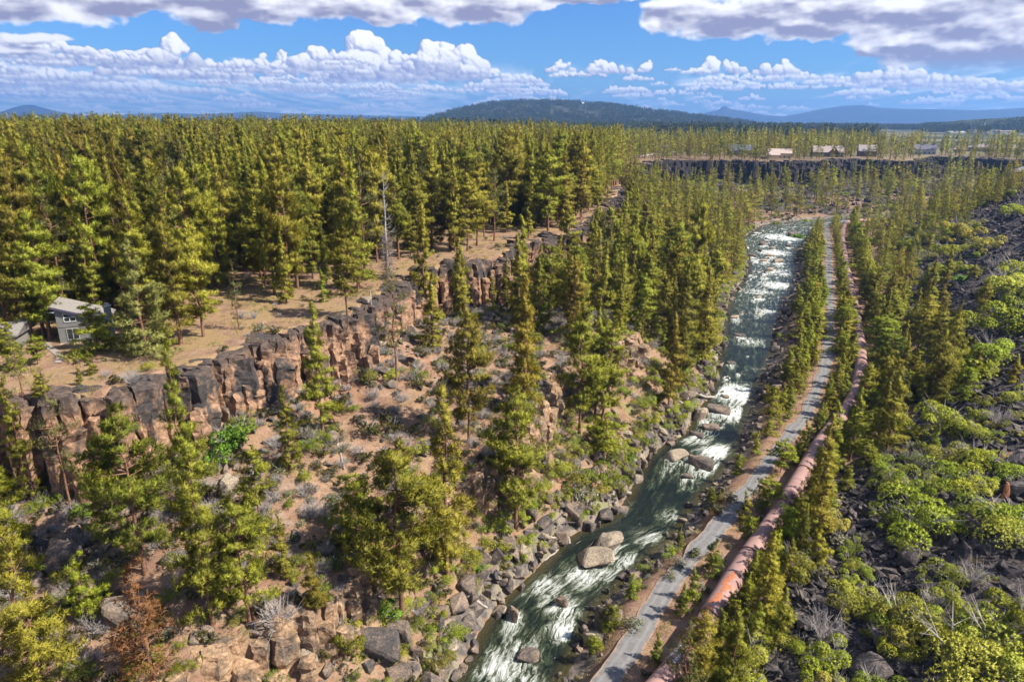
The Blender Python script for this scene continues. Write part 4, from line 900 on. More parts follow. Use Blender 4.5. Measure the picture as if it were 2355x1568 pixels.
def window(x0, x1, z0, z1, z1r=None, mull=1):
    z1r = z1 if z1r is None else z1r; mb = MB(); mb.add([(x0,-.04,z0),(x1,-.04,z0),(x1,-.04,z1r),(x0,-.04,z1),(x0,-.01,z0),(x1,-.01,z0),(x1,-.01,z1r),(x0,-.01,z1)], [(0,1,2,3),(5,4,7,6),(4,0,3,7),(1,5,6,2),(3,2,6,7),(4,5,1,0)])
    wo = mb.build('window', M_GLASS, gh); f = MB(); t = .07; f.box(x0-t, x0, -.09, -.01, z0-t, z1); f.box(x1, x1+t, -.09, -.01, z0-t, z1r); f.box(x0, x1, -.09, -.01, z0-t, z0)
    f.add([(x0-t,-.09,z1),(x1+t,-.09,z1r),(x1+t,-.09,z1r+t),(x0-t,-.09,z1+t),(x0-t,-.01,z1),(x1+t,-.01,z1r),(x1+t,-.01,z1r+t),(x0-t,-.01,z1+t)], [(0,1,2,3),(5,4,7,6),(4,0,3,7),(1,5,6,2),(3,2,6,7),(4,5,1,0)])
    xm = (x0+x1)/2; f.box(xm-t/2, xm+t/2, -.085, -.045, z0, min(z1, z1r) if mull else z0+.5)
    if z1 != z1r: f.box(x0, x1, -.088, -.046, z1r-.03, z1r+.05)
    f.build('frame', M_WHITE if z1 != z1r else simple('window_trim', (.40, .38, .34), .8), wo)
window(1.0, 2.35, 3.15, 4.35, 3.72); window(1.05, 2.4, .55, 2.05)
mb = MB(); mb.box(.1, WD, -.75, -.45, -.3, .12); mb.build('plinth_kerb', M_CONC, gh)
# carport wing
cp = empty('carport', (A[0]-6.8, A[1]+1.2, hz(A[0]-4, A[1]+1)-.05), yaw); tag(cp, 'low dark carport with a slatted grey roof joined on the left of the grey house', 'carport')
mb = MB(); 
for k in range(14): mb.box(-.2, 6.4, k*.32, k*.32+.2, 2.35+.02*k, 2.43+.02*k)
mb.build('roof', simple('slat_roof', (.33, .35, .36), .8), cp); mb = MB()
for x in (0, 3, 6): 
    for y in (0, 4.1): mb.box(x, x+.15, y, y+.15, -.5, 2.34)
mb.build('posts', M_SIDING, cp)
sh = empty('shed', (*at(-6, 800, 30.0), 29.4), .2); tag(sh, 'shed with a pale grey roof cut by the left edge of the photo', 'shed'); mb = MB(); mb.box(-3.5, 2.4, 0, 5, 0, 2.4); mb.build('wall', M_SIDING, sh); roof_mesh(-3.5, 2.4, 0, 5, 2.45, 3.6, 'gable').build('roof', M_GROOF, sh)
# stone walk by the house
wk = smooth([at(x, y, 30) for x, y in ((104, 782), (118, 795), (134, 808), (136, 822), (118, 836), (108, 842))], .5, 1)
V3, FQ, tv, _, _ = ribbon(wk[:int(len(wk)*.8)], .9, lambda x, y: height(x, y)+.09, 5, .1, 3); tag(obj('stone_walk', mesh_np('stone_walk', V3, FQ, simple('walk_stone', (.30, .25, .22), .9, .15, 2))), kind='structure')
dv = smooth([at(x, y, 30) for x, y in ((1290, 378), (1380, 372), (1450, 362), (1500, 356), (1560, 350))], 3, 2)
V3, FQ, tv, _, _ = ribbon(dv, 7, lambda x, y: height(x, y)+.25, 5, 1.2, 3); tag(obj('gravel_drive', mesh_np('gravel_drive', V3, FQ, simple('drive_gravel', (.44, .38, .34), .95, .15, .3))), kind='structure')
HX = np.array(HX); hand_pts = np.array(hand_pts)

def jitter_grid(x0, x1, y0, y1, s, seed):
    rs = np.random.RandomState(seed); a = np.arange(x0, x1, s); b = np.arange(y0, y1, s); A_, B_ = np.meshgrid(a, b)
    A_ = A_.ravel()+rs.uniform(-.45, .45, A_.size)*s; B_ = B_.ravel()+rs.uniform(-.45, .45, B_.size)*s
    return A_, B_, rs.rand(A_.size)
def infr(x, y, k=.84, pad=14): return (np.abs(x) < k*y+pad) & (y > 18)
def clear_of(x, y, r=3.2):
    ok = np.ones(x.size, bool)
    for p in hand_pts: ok &= (x-p[0])**2+(y-p[1])**2 > r*r
    for p in HX: ok &= (x-p[0])**2+(y-p[1])**2 > p[2]**2
    return ok
TX, TY, TZ, TH, TZN, TYNG = [], [], [], [], [], []
def add_trees(x, y, p, prob, h0, h1, zone, young=0., d=None, maskf=None, seed=0):
    sel = infr(x, y); x, y, p = x[sel], y[sel], p[sel]
    z, D = height(x, y, full=True); pr = prob(x, y, D, z)
    # thin the forest at random so that glades appear
    pr = pr*np.clip(1.1+1.9*fbm(x, y, 22, 3, 55), .08, 1.3)
    ok = (p < pr) & clear_of(x, y) & (D['dW'] > 1.2) & (D['dP'] > 3.0) & (D['dC'] > 2.3+1.6*sstep(120, 170, y))
    x, y, z = x[ok], y[ok], z[ok]; rs = np.random.RandomState(seed+5); h = h0+(h1-h0)*rs.rand(x.size)**.9
    yg = rs.rand(x.size) < young; h = np.where(yg, rs.uniform(3.5, 8, x.size), h)
    TX.append(x); TY.append(y); TZ.append(z); TH.append(h); TZN.append(np.array([zone]*x.size, dtype=object)); TYNG.append(yg)
# plateau forest on the left
def pr_left(x, y, D, z):
    dr = np.minimum.reduce([seg_dist(x, y, RIML)]); out = ~D['can'] & (y < 470) & (x < 75+0*y)
    sunny = ((x+2)**2/26**2+(y-178)**2/16**2) < 1
    front = np.maximum(sstep(6, 14, dr+7*fbm(x, y, 15, 2, 3)), .06*(dr > 2.5))
    front = np.where(y > 190, sstep(1, 6, dr), front); front = np.where(x < -66, sstep(7, 12, dr), front); front = np.where(sunny, front*.06, front)
    front = np.where((x < -50) & (x > -75) & (y < 94), 0, front)
    return out*front*.85
x, y, p = jitter_grid(-330, 80, 60, 470, 4.0, 1); add_trees(x, y, p, pr_left, 11, 27, 'left', .12, seed=1)
# canyon slope left of the river
def pr_slope(x, y, D, z):
    q = D['can'] & ~D['right'] & (D['dW'] > 2) & (D['dL'] > 3) & (y < 400) & (D['dB'] > 2)
    return q*np.clip(sstep(112, 175, y)*.72+.08, 0, 1)
x, y, p = jitter_grid(-90, 170, 50, 400, 5.2, 2); add_trees(x, y, p, pr_slope, 10, 24, 'slope', .25, seed=2)
# far side of the canyon
def pr_farc(x, y, D, z):
    q = D['can'] & (~D['right']) & (D['dW'] > 4) & (D['dL'] > 7) & (y >= 400); return q*np.where(D['dL'] < 24, .14, .62)
x, y, p = jitter_grid(60, 620, 400, 600, 7.5, 3); add_trees(x, y, p, pr_farc, 13, 24, 'far wall', .2, seed=3)
# valley floor right of the pipe
def pr_right(x, y, D, z):
    q = D['east'] & (D['can']); a = sstep(88, 120, y); te = D['te']
    lim = .27+.60*sstep(235, 330, y)+.08*fbm(x, y, 25, 2, 15); dens = (1-sstep(lim-.10, lim, te))*a*.6+.10*a*(te < .6) + (1-sstep(.07, .10, te))*(1-a)*.9
    return q*dens*(y < 470)
x, y, p = jitter_grid(5, 420, 45, 470, 5.2, 4); add_trees(x, y, p, pr_right, 8, 18, 'right', .45, seed=4)
def pr_right2(x, y, D, z):
    q = ((D['east'] & D['can'] & (D['te'] > .7)) | (~D['can'] & (x > 100) & (y < 480) & (seg_dist(x, y, RIMR) < 140))) & (y > 300); return q*.75
x, y, p = jitter_grid(150, 500, 300, 490, 7.0, 5); add_trees(x, y, p, pr_right2, 11, 19, 'right rim', .2, seed=6)
# land beyond the canyon
def pr_far(x, y, D, z):
    q = ~D['can'] & ((y > 470) | (x < 75)); q = q & (seg_dist(x, y, RIMF) > 2.5) & (y >= 468)
    dn = .62*np.clip(1.1+.9*fbm(x, y, 90, 3, 91), .3, 1.3); thin = sstep(.25, .5, -x/y)*sstep(450, 600, y)*.6+sstep(.40, .58, x/y)*sstep(600, 760, y)*.85
    return q*dn*(1-thin)
x, y, p = jitter_grid(-760, 900, 468, 1000, 8.0, 6); add_trees(x, y, p, pr_far, 8, 22, 'beyond', 0, seed=7)
# rows along the path and the pipe
def row(line, off, sp, y0, y1, h0, h1, zone, seed, jx=.7, prob=1.):
    rs = np.random.RandomState(seed); q = resample(line, sp); dq = np.gradient(q, axis=0); dq /= np.linalg.norm(dq, axis=1)[:, None]; nq = np.stack([dq[:, 1], -dq[:, 0]], 1)
    c = q+nq*(off+rs.normal(size=(len(q), 1))*jx)+dq*rs.normal(size=(len(q), 1))*sp*.2; k = (q[:, 1] > y0) & (q[:, 1] < y1) & (rs.rand(len(q)) < prob); c = c[k]
    z, D = height(c[:, 0], c[:, 1], full=True); k = (D['dW'] > .8) & (D['dP'] > 2.4) & (D['dC'] > 1.9); c = c[k]; z = z[k]
    hh = h0+(h1-h0)*sstep(60, 200, c[:, 1]); TX.append(c[:, 0]); TY.append(c[:, 1]); TZ.append(z); TH.append(hh*rs.uniform(.72, 1.22, len(c))); TZN.append(np.array([zone]*len(c), dtype=object)); TYNG.append(np.ones(len(c), bool))
row(PATH, 5.0, 1.9, 40, 70, 5, 8, 'mid row', 31, .7, .9)
row(PIPE, 2.5, 2.3, 40, 84, 5, 7, 'pipe row', 32, .6, .8)
row(PATH, 3.5, 2.4, 46, 400, 5.0, 7.6, 'mid row', 20, 1.15, .85)
row(PATH, 5.8, 2.8, 105, 160, 6, 9, 'mid row', 21, .7, .8)
row(PATH, 5.6, 2.7, 44, 82, 4.6, 8, 'mid row', 27, .6, .85)
row(PIPE, 5.6, 3.4, 44, 90, 5.5, 8, 'pipe row', 28, .9, .6)
row(PATH, -3.6, 4.2, 52, 118, 3.2, 5.5, 'bank row', 22, .5, .5)
row(PATH, -4.2, 2.7, 118, 390, 5.2, 8.6, 'bank row', 23, 1.5, .85)
row(PATH, -7.5, 5, 130, 390, 5, 8, 'bank row', 24, 1, .6)
row(PIPE, 3.2, 2.9, 46, 140, 5.5, 8.5, 'pipe row', 25, .8, .9)
row(PIPE, 5.2, 3.2, 125, 390, 7, 10, 'pipe row', 26, .8, .85)
TX = np.concatenate(TX); TY = np.concatenate(TY); TZ = np.concatenate(TZ); TH = np.concatenate(TH); TZN = np.concatenate(TZN); TYNG = np.concatenate(TYNG)
# drop trees that collide
order = np.argsort(-(TH/np.hypot(TX, TY))); cell = {}; keep = []
for i in order:
    r = 1.8 if TYNG[i] else 2.4; k = (int(TX[i]//4), int(TY[i]//4)); bad = False
    for a in (-1, 0, 1):
        for b_ in (-1, 0, 1):
            for j in cell.get((k[0]+a, k[1]+b_), ()):
                if (TX[i]-TX[j])**2+(TY[i]-TY[j])**2 < r*r: bad = True; break
    if bad: continue
    cell.setdefault(k, []).append(i); keep.append(i)
keep = np.array(keep); px_, py_, pz_ = project(np.stack([TX, TY, TZ+TH*.6], 1))
seen = (px_ > -60) & (px_ < 2414) & (py_ < 1750)
PXH = TH/np.maximum(pz_, 1)
LAB = {'left': 'plateau forest pine', 'slope': 'left slope pine', 'far wall': 'pine below far cliff', 'right': 'pine right of pipe', 'right rim': 'right rim pine', 'beyond': 'pine beyond far cliff',
 'mid row': 'young pine between path and pipe', 'bank row': 'young pine between river and path', 'pipe row': 'young pine along the right side of the pipe'}
def band(v, cuts, names):
    for c_, n_ in zip(cuts, names):
        if v < c_: return n_
    return names[-1]
def place_words(dx, dy): return '%s %s of photo' % (band(dy, [430, 650, 900, 1150, 9e9], ['top', 'upper', 'middle', 'lower', 'bottom']), band(dx, [300, 750, 1150, 1550, 2050, 9e9], ['far left', 'left', 'left-centre', 'right-centre', 'right', 'far right']))
indiv = np.zeros(TX.size, bool); lim_p, lim_y = 300-n_pine-3, 300-n_young
cnt = {}
rows_sorted = {}
for i in keep:
    if not seen[i]: continue
    if TYNG[i]:
        if lim_y <= 0: continue
        lim_y -= 1
    else:
        if lim_p <= 0: continue
        lim_p -= 1
    indiv[i] = True
ordn = lambda k: '%d%s' % (k, 'th' if 10 <= k % 100 <= 20 else {1: 'st', 2: 'nd', 3: 'rd'}.get(k % 10, 'th'))
for zn in ('mid row', 'bank row', 'pipe row'):
    idx = [i for i in keep if indiv[i] and TZN[i] == zn]; idx.sort(key=lambda i: TY[i]); rows_sorted[zn] = {i: k+1 for k, i in enumerate(idx)}
tone = {0: 'narrow', 1: 'full', 2: 'columnar', 3: 'open-crowned', 4: 'dense pointed', 5: 'round-topped', 6: 'sparse greyish', 7: 'thin greyish'}
used_l = {}; todo = []
for i in [j for j in keep if indiv[j]]:
    b = (TX[i], TY[i], TZ[i])
    if TYNG[i]:
        v = rnd.randrange(4) if not (TZN[i] in ('mid row', 'pipe row', 'bank row')) else rnd.choice([0, 0, 1, 2, 3])
        if TZN[i] in rows_sorted: lb = '%s %s, %s from the bottom' % (['pointed', 'slender', 'bushy', 'round-headed'][v], LAB[TZN[i]], ordn(rows_sorted[TZN[i]][i]))
        else: lb = '%s young %s, %s' % (['pointed', 'slender', 'bushy', 'round-headed'][v], LAB[TZN[i]].replace('plateau forest pine','plateau pine'), place_words(px_[i], py_[i]))
        todo.append((i, 'young_pine', YOUNG[v], b, TH[i], lb, 'young pine', 8., rnd.uniform(.8, 1.1)))
    else:
        v = rnd.choice([0, 0, 1, 1, 2, 3, 4, 4, 5, 6, 7]) if TZN[i] != 'left' else rnd.choice([0, 0, 0, 1, 1, 2, 2, 3, 4, 4, 5, 6])
        pr = PINES[v] if v < 6 else SPARSE[v-6]
        lb = '%s %s, %s' % (tone[v], LAB[TZN[i]], place_words(px_[i], py_[i]))
        todo.append((i, 'pine_tree', pr, b, TH[i], lb, 'pine tree', 20., rnd.uniform(.62, .88)*(24/max(TH[i], 14))**.4))
# trees that would read alike are told apart by their order from left to right inside their part of the photo
by = {}
for t in todo: by.setdefault(t[5], []).append(t)
GRP = {'left': 'pines of the plateau forest', 'slope': 'pines on the canyon slope', 'far wall': 'pines below the far cliff', 'right': 'pines on the valley floor', 'right rim': 'pines on the right rim', 'beyond': 'pines beyond the far cliff', 'mid row': 'young pines between path and pipe', 'bank row': 'young pines between river and path', 'pipe row': 'young pines right of the pipe'}
for lb, ts in by.items():
    ts.sort(key=lambda t: px_[t[0]])
    for k, t in enumerate(ts):
        l2 = lb if len(ts) == 1 else '%s, %s of %d from left' % (lb, ordn(k+1), len(ts))
        place_tree(t[1], t[2], t[3], t[4], l2, t[6], GRP[TZN[t[0]]], t[7], wid=t[8])
rest = np.array([i for i in keep if not indiv[i]]); print('trees', len(keep), 'individual', indiv.sum())
mid_r = rest[np.hypot(TX[rest], TY[rest]) < 250]; near_r = rest[(np.hypot(TX[rest], TY[rest]) < 600) & (np.hypot(TX[rest], TY[rest]) >= 250)]; far_r = rest[np.hypot(TX[rest], TY[rest]) >= 600]
def forest(name, idx, protos, label, bh=20.):
    rs = np.random.RandomState(4); n_ = len(idx); s = TH[idx]/bh; wv_ = rs.uniform(.64, .98, n_)
    wv_ = wv_*(1.18 if 'far' in name else (1.1 if name == 'pine_forest' else 1)); wv_ = np.where(TYNG[idx], 1.35, wv_); rot = np.zeros((n_, 3)); rot[:, 2] = rs.rand(n_)*6.28; rot[:, :2] = rs.normal(size=(n_, 2))*.02
    scatter(name, protos, np.stack([TX[idx], TY[idx], TZ[idx]-.1], 1), rot, np.stack([s*wv_, s*wv_, s], 1), rs.randint(0, len(protos), n_), label, 'forest')
forest('pine_forest', near_r, LOD1, 'mass of smaller pines behind the nearest trees, on the plateau and in the canyon')
forest('near_pine_forest', mid_r, [join_meshes('pine_near', t) for t in PINES[:5]], 'pines standing behind the nearest ones on the plateau and in the canyon')
forest('far_pine_forest', far_r, LOD2+LOD1[:1], 'distant pine woods beyond the far cliff')
# groves out to the horizon
gxx, gyy, gp = jitter_grid(-4200, 4200, 960, 5200, 62, 30); k = infr(gxx, gyy, .86, 40); gxx, gyy, gp = gxx[k], gyy[k], gp[k]
azr = gxx/gyy; dens = np.clip(.62+.9*fbm(gxx, gyy, 420, 3, 61), .05, 1); dens = np.where(azr < -.25, dens*.35, dens); dens = np.where((azr > .50) & (gyy < 2600), dens*.07, dens)
k = gp < dens; gxx, gyy = gxx[k], gyy[k]; gz = height(gxx, gyy)-sstep(1500, 6000, np.hypot(gxx, gyy))*14-sstep(600, 1500, np.hypot(gxx, gyy))*sstep(-.35, -.6, gxx/gyy)*8

# ================================================================== BOULDERS
def place_rock(name, me, c, w, h, label, group=None, d=None, rz=None, sink=.3, tilt=0.):
    z = hz(c[0], c[1]) if len(c) == 2 else c[2]
    # prototypes are one unit long
    bb = ROCKDIM.setdefault(me.name, (np.ptp([v.co.x for v in me.vertices]), np.ptp([v.co.y for v in me.vertices]), np.ptp([v.co.z for v in me.vertices])))
    sx = w/bb[0]; sz = h/(1-sink)/bb[2]; o = obj(name, me, None, (c[0], c[1], z+h-bb[2]*sz*.5), (tilt*rnd.uniform(-1, 1), tilt*rnd.uniform(-1, 1), rnd.random()*6.28 if rz is None else rz), (sx, (d or w*.8)/bb[1], sz))
    return tag(o, label, 'boulder', group)
ROCKDIM = {}
n_b = 0; inriver = []
for (a, b_, w_, h_, p_, lb) in RIVROCK:
    if not lb: continue
    c = at(a, b_, 0); place_rock('boulder', (rnd.choice(PROCKS) if p_ else rnd.choice(ROCKS)), (c[0], c[1], 0.), w_, h_, lb, 'boulders in the river', rz=rnd.uniform(-.4, .4), sink=.35); n_b += 1; inriver.append(c)
BIGR = [(870,1510,4.6,2.6,'largest dark boulder at the bottom of the left bank pile'),(925,1470,3.4,2.4,'dark angular boulder at the bottom of the left bank, right of the largest'),(960,1520,3,1.8,'dark block near the bottom edge on the left bank'),(1010,1450,2.6,2.2,'upright dark boulder on the left bank above the calm water'),(905,1430,2.4,1.8,'tan block under the big pine at the left bank'),
 (1075,1440,2.8,1,'flat grey slab at the waterline of the calm green pool'),(1040,1500,1.6,1,'grey stone standing in the shallows by the left bank'),(1105,1300,2.8,2.4,'tall slanted grey slab heading the left bank pile'),(1135,1290,2.6,2.2,'second slanted grey slab right of the tallest'),(1165,1275,2.5,2.4,'grey block under the dark trunked pine'),(1205,1280,2.6,1.8,'light brown block beside the pale driftwood pole'),(1225,1310,2.2,1.6,'grey block at the water below the driftwood pole'),(1245,1270,1.8,1.4,'brown stone at the foot of the driftwood jam'),
 (1140,1340,1.8,1.6,'round grey stone in the left bank pile below the slabs'),(1165,1350,2,1.6,'dark oval stone at the waterline of the left pile'),(1120,1375,2.4,1.5,'dark angular stone mid pile'),(1090,1390,2.4,1.6,'brown stone low in the left pile'),(1065,1350,2.6,1.8,'brown slope block above the left pile'),(1050,1400,3,1.8,'reddish brown outcrop block above the calm pool'),
 (1390,1195,2.6,1.6,'grey block on the bank below the grey-green thicket'),(1355,1215,2.2,1.5,'brown stone between thicket and big river boulders'),(1440,1105,3,1.8,'brown block at the left waterline by the shallow'),(1425,1140,2.2,1.2,'flat grey stone near the shallow left waterline'),
 (150,1310,3.6,3.0,'tall grey boulder beside the fallen trunk at the lower left'),(215,1400,3.4,3.0,'rounded grey boulder left of the rusty pine'),(290,1430,4.2,2.2,'broad grey boulder behind the rusty pine'),(530,1130,3,2.2,'pale grey boulder in the brush beneath the tan cliff'),(445,1180,2.8,2,'smooth grey boulder right of the open pine'),
 (1130,1150,2.6,3.6,'tall split grey boulder on the slope above the driftwood'),(845,775,3.2,2.6,'rounded pale boulder at the foot of the cliff gap'),(870,800,2.8,1.8,'flat tan boulder below the rounded pale one'),
 (1385,1440,3.2,2.2,'grey-topped boulder between the river and the path near the bottom'),(1365,1480,2.6,1.8,'dark boulder with pale crown at the right waterline near the bottom'),(1420,1425,2,1.5,'brown boulder beside the small pine at the path'),
 (2215,1290,4.6,3.2,'largest black boulder on the right slope under the big bright willow'),(2090,1290,3.4,2.2,'flat-topped black boulder left of the largest on the right slope'),(2160,1330,3.2,1.8,'smooth dark boulder in front of the largest right slope boulder'),(2130,1370,3.4,1.8,'low rounded dark boulder on the right slope'),(2050,1490,3.8,2,'broad striped grey boulder near the bottom right'),(2010,1560,4.4,2,'huge dark boulder at the bottom edge right of the pipe'),(2180,1250,2.2,1.8,'pointed black boulder just left of the largest'),(2330,1140,3.4,2.2,'dark outcrop boulder beside the rotten orange stump'),(1985,1395,2,1.2,'small angular dark boulder on the black rubble'),(2230,1350,2.6,1.4,'flat dark boulder right below the largest')]
hand_r = []
for (a, b_, w_, h_, lb) in BIGR:
    c = hit(a, b_); dark = a > 1900; place_rock('boulder', rnd.choice(LBIG if dark else (PROCKS if ('tan' in lb or 'pale' in lb) else ROCKS)), c, w_, h_, lb, None, tilt=.25); n_b += 1; hand_r.append(c[:2])
# banks: one boulder after another along both shores
def bank(line, sgn, y0, y1, sp, w0, w1, seed, rows_=3, spread=1.4):
    rs = np.random.RandomState(seed); q = resample(line, sp); dq = np.gradient(q, axis=0); dq /= np.linalg.norm(dq, axis=1)[:, None]; nq = np.stack([dq[:, 1], -dq[:, 0]], 1)*sgn; out = []
    for r in range(rows_):
        for i in range(len(q)):
            if not (y0 < q[i, 1] < y1) or rs.rand() < .18+.12*r: continue
            w = (w0+(w1-w0)*rs.rand()**1.8)*(1 if r else .85); c = q[i]+nq[i]*(-.4+r*spread+rs.normal()*.5)+dq[i]*rs.normal()*sp*.4
            out.append((c[0], c[1], w))
    return out
cand = [(c, 'left bank') for c in bank(RL, -1, 48, 125, 1.45, 1.0, 3.1, 1, 5, 1.5)+bank(RL, 1, 48, 140, 2.0, 1.0, 2.4, 6, 1, 1.5)]+[(c, 'left bank') for c in bank(RL, -1, 125, 400, 2.0, 1.0, 3.4, 2, 4, 1.7)]
cand += [(c, 'right bank') for c in bank(RR, 1, 50, 140, 1.15, .6, 1.7, 3, 4, 1.1)]+[(c, 'right bank') for c in bank(RR, 1, 140, 400, 1.7, .9, 2.8, 4, 5, 1.5)]
rs = np.random.RandomState(77); hp = np.array(hand_r+inriver); C2 = []
for (c, zn) in cand:
    if ((hp-np.array(c[:2]))**2).sum(1).min() < 1.6**2: continue
    C2.append((c, zn))
C2.sort(key=lambda t: -t[0][2]/np.hypot(t[0][0], t[0][1]))
CX = np.array([c[:2] for c, _ in C2]); CZv, CD = height(CX[:, 0], CX[:, 1], full=True); pc = project(np.c_[CX, CZv])
rockst = []; by = {}
for i, (c, zn) in enumerate(C2):
    if CD['dP'][i] < 2.6 or CD['dC'][i] < 2.2: continue
    vis = -20 < pc[0][i] < 2374 and pc[1][i] < 1600
    if n_b < 298 and vis:
        n_b += 1; v = rnd.randrange(len(ROCKS)+2); me = ROCKS[v] if v < len(ROCKS) else PROCKS[v-len(ROCKS)]
        sz = 'big' if c[2] > 1.7 else ('mid-sized' if c[2] > 1.1 else 'small'); lb = '%s %s boulder, %s, %s' % (sz, 'tan' if v >= len(ROCKS) else 'grey', zn, place_words(pc[0][i], pc[1][i]))
        by.setdefault(lb, []).append((pc[0][i], me, (c[0], c[1], max(CZv[i], -.1)), c[2], zn))
    else: rockst.append((c[0], c[1], CZv[i], c[2]))
for lb, ts in by.items():
    ts.sort(key=lambda t: t[0])
    for k, t in enumerate(ts):
        l2 = lb if len(ts) == 1 else '%s, %s of %d from left' % (lb, ordn(k+1), len(ts)); h_ = t[3]*rnd.uniform(.5, .85)
        place_rock('boulder', t[1], t[2], t[3], h_, l2, 'boulders on the '+t[4], tilt=.3, d=t[3]*rnd.uniform(.6, .95))
# loose rock: left slopes and talus
def rock_stuff(name, pts, protos, label, seed, flat=.8):
    rs = np.random.RandomState(seed); P_ = np.array([(p[0], p[1], p[2]) for p in pts]); w_ = np.array([p[3] for p in pts]); n_ = len(P_)
    rot = rs.uniform(-.5, .5, (n_, 3)); rot[:, 2] = rs.rand(n_)*6.28; s = w_[:, None]*np.stack([np.ones(n_), rs.uniform(.6, 1, n_), rs.uniform(.7, 1.25, n_)*flat], 1)
    P_[:, 2] += w_*.12; scatter(name, protos, P_, rot, s*1.15, rs.randint(0, len(protos), n_), label, 'loose rock')
x, y, p = jitter_grid(-90, 170, 46, 400, 1.05, 40); k = infr(x, y, .8, 8); x, y, p = x[k], y[k], p[k]; z, D = height(x, y, full=True)
pr = D['can']*(~D['right'])*(D['dW'] > .2)*np.clip(.10+D['talus']*.6+.75*sstep(11, 2, D['dL'])+.25*sstep(5, 1, D['dB'])+.22*sstep(.0, .5, fbm(x, y, 16, 3, 71)), 0, .75)*np.where(y > 200, .55, 1)
k = p < pr; w_ = .3+2.2*rs.rand(k.sum())**3.0+1.2*sstep(9, 2, D['dL'][k])*rs.rand(k.sum())**2+.5*np.clip(D['talus'][k], 0, 1)*rs.rand(k.sum()); rockst += list(zip(x[k], y[k], z[k], w_))
x, y, p = jitter_grid(60, 620, 400, 600, 3.2, 41); z, D = height(x, y, full=True); k = (p < .5*D['can']*(D['dL'] > 1)*(D['dW'] > 0)*(~D['right'])); fr_pts = list(zip(x[k], y[k], z[k], 1+3.2*rs.rand(k.sum())**2))
for (a, b_, w_) in ROCKST: rockst.append((a, b_, -.3*w_*.5, w_))
rock_stuff('loose_rock', rockst, SROCKS+ROCKS[:3], 'grey and tan rocks strewn over the left slopes and shores', 5)
rock_stuff('far_loose_rock', fr_pts, LROCKS, 'dark rocks strewn below the far cliff', 6)
# black scree on the right
pts = []
for (y0, y1, s, w0, w1) in ((40, 95, .70, .38, 2.3), (95, 170, 1.05, .6, 2.6), (170, 300, 1.5, .9, 2.9), (300, 430, 2.8, 1.2, 3)):
    x, y, p = jitter_grid(8, 400, y0, y1, s, 50+y0); k = infr(x, y, .8, 6); x, y, p = x[k], y[k], p[k]; z, D = height(x, y, full=True); k = (p < D['scree']*.95*D['can']) & D['right']
    rr = rs.rand(k.sum()); pts += list(zip(x[k], y[k], z[k], w0+(w1-w0)*rr**3))
print('scree', len(pts), 'rocks', len(rockst)); rock_stuff('scree', pts, LROCKS, 'black lava scree covering the slope on the right', 9, .85)

